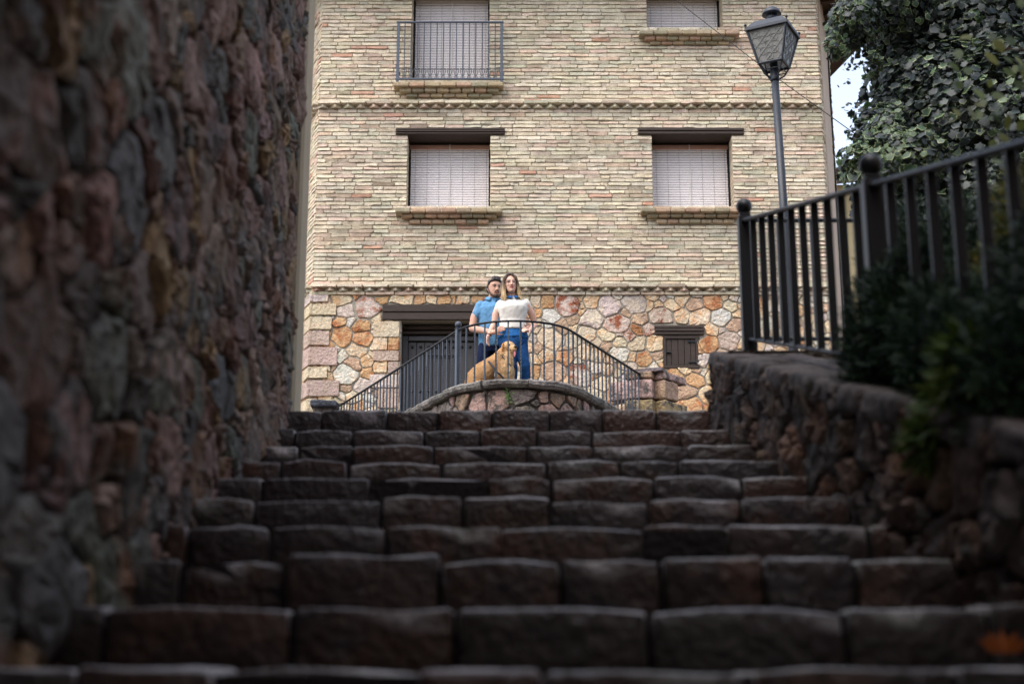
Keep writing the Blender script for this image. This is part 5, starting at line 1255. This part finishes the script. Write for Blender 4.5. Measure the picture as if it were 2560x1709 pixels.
g = G(); d = (el - wr_l).normalized(); c0 = wr_l + d * .02; a = d.cross(Vector((0, 1, 0))).normalized(); b = d.cross(a)
g.tube([c0 + (a * math.cos(q * .5236) + b * math.sin(q * .5236)) * .031 for q in range(13)], .005, 6, False); g.build('bracelet', M_BLACK, wom, True)
# ------------------------------------------------------------------ man
YM = 17.3; man = thing('person', 'bearded dark-haired man in a light blue shirt embracing the woman from behind', 'person')
Fm = frame_at(cw(572, 402, YM - .055) + Vector((-.012, .05, 0)), math.radians(2), math.radians(24), math.radians(-2), 1.10)
msl, msr = cw(350, 522, YM), cw(790, 522, YM); mcx = (msl.x + msr.x) / 2; mnk = cw(548, 440, YM + .01)
mel, mwl = cw(296, 790, YM - .05), cw(560, 838, YM - .38); mer, mwr = cw(1010, 800, YM - .02), cw(1010, 800, YM - .30)
mt_prof = [(cw(0, 1015, YM).z, .185, .125, .01), (cw(0, 930, YM).z, .185, .128, .01), (cw(0, 820, YM).z, .182, .125, .0), (cw(0, 720, YM).z, .188, .125, 0), (cw(0, 620, YM).z, .200, .128, -.004), (cw(0, 550, YM).z, .205, .125, 0), (cw(0, 500, YM).z, .185, .10, .01), (cw(0, 462, YM).z, .12, .075, .015), (cw(0, 430, YM).z, .066, .06, .02)]
mhip = cw(0, 1000, YM).z; mhl, mhr = Vector((mcx - .10, YM, mhip)), Vector((mcx + .10, YM, mhip)); mkl, mkr = Vector((cw(432, 1200, YM).x - .03, YM - .02, zf + .50)), Vector((mcx + .10, YM - .02, zf + .50)); mal, mar = Vector((mkl.x - .01, YM + .04, zf + .09)), Vector((mkr.x, YM + .04, zf + .09))
def mlegs(g, infl):
    for (h_, k_, a_) in ((mhl, mkl, mal), (mhr, mkr, mar)): limb(g, [h_, h_ + (k_ - h_) * .35, k_, k_ + (a_ - k_) * .35, a_], [.098 + infl, .088 + infl, .062 + infl, .058 + infl, .044 + infl])
g = G(); torso_geo(g, mt_prof, mcx, YM); head_geo(g, Fm, True); limb(g, [mnk + Vector((0, .02, -.06)), Fm(Vector((0, .0, .06)))], [.066, .060])
limb(g, [msl + Vector((.03, 0, -.01)), msl.lerp(mel, .5), mel], [.056, .053, .045]); limb(g, [mel, mel.lerp(mwl, .35), mwl], [.045, .044, .030])
limb(g, [msr + Vector((-.03, .02, -.01)), msr.lerp(mer, .5), mer], [.056, .052, .044]); limb(g, [mer, mer.lerp(mwr, .4), mwr], [.043, .042, .030])
hand(g, mwl, cw(655, 785, YM - .44) - mwl, (.2, 1, 0), -1, .45, 1.02); hand(g, mwr, cw(935, 800, YM - .46) - mwr, (-.1, 1, .1), -1, .5, 1.0)
mlegs(g, -.008)
fuse(g, 'body', .0068, 3, M_SKIN, man, lambda p: SKIN_M)
g = G(); sp_ = [(z, a + .016, b + .016, y) for z, a, b, y in mt_prof[:-1]]; sp_[0] = (cw(0, 1024, YM).z, .20, .142, .01); sp_.append((cw(0, 446, YM).z, .105, .085, .015)); sp_.append((cw(0, 424, YM).z, .080, .075, .015)); torso_geo(g, sp_, mcx, YM)
limb_sl(g, msl + Vector((.05, 0, .015)), mel, .40, .066, .070); limb_sl(g, msr + Vector((-.05, .02, .015)), mer, .42, .066, .068)
fuse(g, 'shirt', .009, 2, M_SHIRT, man, None, fold(14, .009))
g = G(); vs = []; K_ = 22
for q in range(K_ + 1):
    t = math.radians(14 + (360 - 2 * 14) * q / K_); f_ = max(0, math.cos(t)); 
    for (r_, z_) in ((.078, cw(0, 402, YM).z - .018 * f_), (.106 + .018 * f_ ** 3, cw(0, 402, YM).z - .038 - .045 * f_ ** 2)):
        for th in (0, .006): vs.append(Vector((mnk.x, YM + .01, mnk.z)) + Vector((math.sin(t) * (r_ + th), -math.cos(t) * (r_ + th) * .95, z_ - Vector((mnk.x, YM + .01, mnk.z)).z)))
g.add(vs, [f for q in range(K_) for f in ((q * 4, q * 4 + 2, q * 4 + 6, q * 4 + 4), (q * 4 + 1, q * 4 + 5, q * 4 + 7, q * 4 + 3), (q * 4 + 2, q * 4 + 3, q * 4 + 7, q * 4 + 6), (q * 4, q * 4 + 4, q * 4 + 5, q * 4 + 1))] + [(0, 1, 3, 2), (K_ * 4, K_ * 4 + 2, K_ * 4 + 3, K_ * 4 + 1)])
g.build('collar', M_SHIRT, man, True)
g = G(); torso_geo(g, [(mhip - .09, .165, .12, .01), (mhip, .192, .132, .01), (cw(0, 930, YM).z, .188, .13, .01)], mcx, YM); mlegs(g, .004); fuse(g, 'jeans', .009, 2, M_NAVY, man, None, fold(18, .007))
for a_ in (mal, mar):
    g = G(); g.tube([a_ + Vector((0, .06, -.045)), a_ + Vector((0, -.06, -.045)), a_ + Vector((0, -.17, -.055))], [(.046, .045), (.05, .042), (.04, .032)], 12); g.build('shoe', M_SHOE, man, True)
g = G(); g.ball(Fm(Vector((0, .030, .165))), (.080, .090, .072), 16, 12); g.ball(Fm(Vector((0, -.012, .192))), (.070, .072, .046), 16, 12); g.ball(Fm(Vector((0, .05, .12))), (.080, .066, .07), 14, 10)
g.tube([Fm(Vector((-.066, -.042, .180))), Fm(Vector((-.03, -.070, .200))), Fm(Vector((.03, -.070, .202))), Fm(Vector((.066, -.042, .182)))], [.016, .024, .024, .016], 12); g.tube([Fm(Vector((-.03, -.055, .222))), Fm(Vector((.03, -.055, .226)))], [.026, .028], 12)
for s in (-1, 1): g.tube([Fm(Vector((s * .070, -.018, .175))), Fm(Vector((s * .0755, -.006, .12)))], [.018, .010], 10)
for s in (-1, 1): g.ball(Fm(Vector((s * .064, -.004, .168))), (.020, .052, .046), 12, 8); g.ball(Fm(Vector((s * .070, .020, .122))), (.014, .040, .042), 12, 8)
fuse(g, 'hair', .0065, 2, M_HAIR, man, lambda p: C(44, 36, 34), lambda p: noise_disp((p.x * 60, p.y * 60, p.z * 30), 1, .005))
g = G()
for s in (-1, 1):
    g.tube([Fm(Vector((s * .071, -.008, .10))), Fm(Vector((s * .066, -.026, .055))), Fm(Vector((s * .048, -.052, .018))), Fm(Vector((s * .015, -.078, .000)))], [.009, .015, .018, .018], 10)
    g.tube([Fm(Vector((s * .028, -.084, .040))), Fm(Vector((s * .020, -.091, .058))), Fm(Vector((0, -.098, .0625)))], [.005, .006, .005], 8)
g.tube([Fm(Vector((-.03, -.070, .006))), Fm(Vector((0, -.083, .014))), Fm(Vector((.03, -.070, .006)))], [.018, .017, .018], 10)
fuse(g, 'beard', .005, 2, M_BEARD, man)
face_parts(Fm, man, True, C(40, 32, 30))
g = G(); t_ = (cw(935, 800, YM - .46) - mwr).normalized(); c0 = mwr + t_ * .11; g.ball(c0 + Vector((-.005, -.01, .01)), .006, 8, 6); g.build('ring', M_METAL, man, True)
# ------------------------------------------------------------------ dog, a seated golden retriever
YG_ = 16.78; dog = thing('dog', 'golden retriever sitting at the railing with its tongue out, wearing a black harness', 'dog')
P = lambda x, y, dy=0: cw(x, y, YG_ + dy)
def R3(x, y, z): return Vector((x, y, z))
g = G()
rump = P(300, 1470, .05); rump.z = zf + .14
mid = P(440, 1345, .03); wither = P(612, 1210, 0); chest = P(700, 1330, -.04); nck = P(665, 1130, -.01); skull = P(742, 1020, -.02)
g.tube([rump, P(360, 1420, .04), mid, P(530, 1275, .02), wither, P(650, 1190, 0)], [.13, .15, .152, .135, .115, .095], 18)
g.ball(R3(rump.x + .09, YG_ - .07, zf + .13), (.13, .085, .13), 14, 10)          # near thigh
g.ball(R3(rump.x + .09, YG_ + .16, zf + .13), (.13, .085, .13), 14, 10)
g.tube([R3(rump.x + .04, YG_ - .10, zf + .035), R3(rump.x + .22, YG_ - .11, zf + .03)], [.034, .034], 10)
g.tube([R3(rump.x + .04, YG_ + .18, zf + .035), R3(rump.x + .22, YG_ + .19, zf + .03)], [.034, .034], 10)
g.ball(chest, (.115, .115, .17), 16, 12); g.ball(P(720, 1400, -.04), (.095, .1, .15), 14, 10)
for dy in (-.07, .07):
    sh = R3(chest.x + .02, YG_ + dy - .02, chest.z - .06); g.tube([sh, R3(sh.x + .02, sh.y, zf + .22), R3(sh.x + .01, sh.y, zf + .06), R3(sh.x + .05, sh.y - .01, zf + .03)], [.062, .045, .036, .036], 12)
g.tube([wither, nck, skull + R3(-.02, .01, -.03)], [.115, .092, .075], 16); g.tube([chest + R3(0, 0, .08), skull + R3(0, 0, -.05)], [.10, .07], 14)
g.ball(skull, (.084, .088, .076), 16, 12)
hd = R3(.52, -.84, -.10).normalized()                  # muzzle points right and towards the lens
mz = skull + hd * .085 + R3(0, 0, -.022)
g.tube([skull + hd * .03 + R3(0, 0, -.018), mz, mz + hd * .055], [(.054, .050), (.044, .038), (.036, .030)], 14)
g.tube([mz + R3(0, 0, -.03), mz + hd * .035 + R3(0, 0, -.042)], [.024, .016], 10)  # open jaw
rt_ = hd.cross(R3(0, 0, 1)).normalized()
g.tube([R3(rump.x - .02, YG_ + .10, zf + .06), R3(rump.x - .0, YG_ + .28, zf + .045), R3(rump.x + .12, YG_ + .40, zf + .045)], [.045, .05, .02], 10)
gold, pale, deep = C(190, 148, 106), C(210, 182, 142), C(164, 120, 82)
def furcol(p):
    t = noise_disp(p, 9, .5) + .5; ch = max(0, min(1, (p.x - wither.x) * 4 + .1)) if p.z < skull.z - .06 else .35
    a = [gold[i] * (1 - ch) + pale[i] * ch for i in range(3)]; t2 = max(0, min(.6, (t - .55) * 2)); return tuple(a[i] * (1 - t2) + deep[i] * t2 for i in range(3)) + (1,)
def furdisp(p):
    return (noise_disp((p.x * 40, p.y * 40, p.z * 16), 1, .010) if p.x > wither.x - .06 and p.z < skull.z - .05 else noise_disp((p.x * 50, p.y * 50, p.z * 30), 1, .004))
dbody = fuse(g, 'body', .0075, 3, M_FUR, dog, furcol, furdisp)
rgd = random.Random(8); gf = G(); me_ = dbody.data
for pl_ in rgd.sample(range(len(me_.polygons)), min(9000, len(me_.polygons))):
    f_ = me_.polygons[pl_]; p_ = f_.center.copy(); n_ = f_.normal.copy()
    if (p_ - skull).length < .125 or (p_ - mz).length < .10 or p_.z < zf + .05: continue
    ruff = p_.x > wither.x - .02 and p_.z < skull.z - .05
    ln = rgd.uniform(.020, .038) if ruff else rgd.uniform(.007, .014)
    t_ = R3(-.35 if not ruff else .1, 0, -1); t_ = t_ - n_ * t_.dot(n_); t_ = (t_.normalized() if t_.length > .05 else R3(0, 0, -1)) + n_ * (.22 if ruff else .10) + R3(rgd.gauss(0, .2), rgd.gauss(0, .2), rgd.gauss(0, .1))
    sd_ = t_.cross(n_); sd_ = sd_.normalized() * (.0042 if ruff else .003); c_ = furcol(p_); k_ = rgd.uniform(.72, 1.18)
    gf.add([p_ - sd_, p_ + sd_, p_ + t_.normalized() * ln], [(0, 1, 2)], (c_[0] * k_, c_[1] * k_, c_[2] * k_, 1))
o = gf.build('fur', M_FUR, dog); o['kind'] = 'stuff'
for s in (-1, 1):
    g = G(); e0 = skull + rt_ * s * .070 + hd * -.004 + R3(0, 0, .042)
    g.tube([e0 - rt_ * s * .012, e0 + rt_ * s * .016 + R3(0, 0, -.03), e0 + rt_ * s * .022 + hd * .012 + R3(0, 0, -.085), e0 + rt_ * s * .018 + hd * .014 + R3(0, 0, -.12)], [(.016, .022), (.014, .038), (.013, .042), (.008, .020)], 10)
    fuse(g, 'ear', .005, 2, M_FUR, dog, lambda p: C(176, 126, 78), lambda p: noise_disp((p.x * 60, p.y * 60, p.z * 30), 1, .003))
    g = G(); g.ball(skull + hd * .076 + rt_ * s * .036 + R3(0, 0, .018), .0115, 10, 8); g.build('eye', M_EYE, dog, True)
g = G(); g.ball(mz + hd * .078 + R3(0, 0, .014), (.022, .020, .017), 12, 8); g.build('nose', M_EYE, dog, True)
g = G(); t0 = mz + hd * .03 + R3(0, 0, -.03); g.tube([t0 - hd * .02, t0 + hd * .018 + R3(0, 0, -.008), t0 + hd * .028 + R3(0, 0, -.045), t0 + hd * .026 + R3(0, 0, -.075)], [(.016, .006), (.018, .006), (.019, .006), (.013, .005)], 10, True, rt_); g.build('tongue', M_TONGUE, dog, True)
def strap(pts, w_=.02):
    g = G(); g.tube(pts, [(w_ * .75, w_ * .5)] * len(pts), 8, False, (0, 1, 0)); return g
def surf(x, y, dy): return P(x, y, dy)
g = strap([surf(520, 1160, -.02), surf(500, 1195, -.10), surf(540, 1240, -.15), surf(575, 1300, -.165), surf(583, 1370, -.17), surf(572, 1450, -.165), surf(560, 1520, -.14)], .018); har = g.build('harness', M_BLACK, dog, True)
g = strap([surf(580, 1310, -.166), surf(630, 1345, -.16), surf(672, 1390, -.165), surf(700, 1440, -.17)], .014); g.build('chest_strap', M_BLACK, har, True)
g = strap([surf(640, 1110, -.10), surf(690, 1160, -.12), surf(740, 1210, -.13), surf(775, 1250, -.12)], .010); g.build('collar', M_BLACK, har, True)
g = G(); g.bevel_box(-.014, .014, -.010, .010, -.034, .034, .004, Matrix.Translation(P(584, 1345, -.185)) @ Matrix.Rotation(.15, 4, 'Y')); g.build('buckle', M_METAL, har)
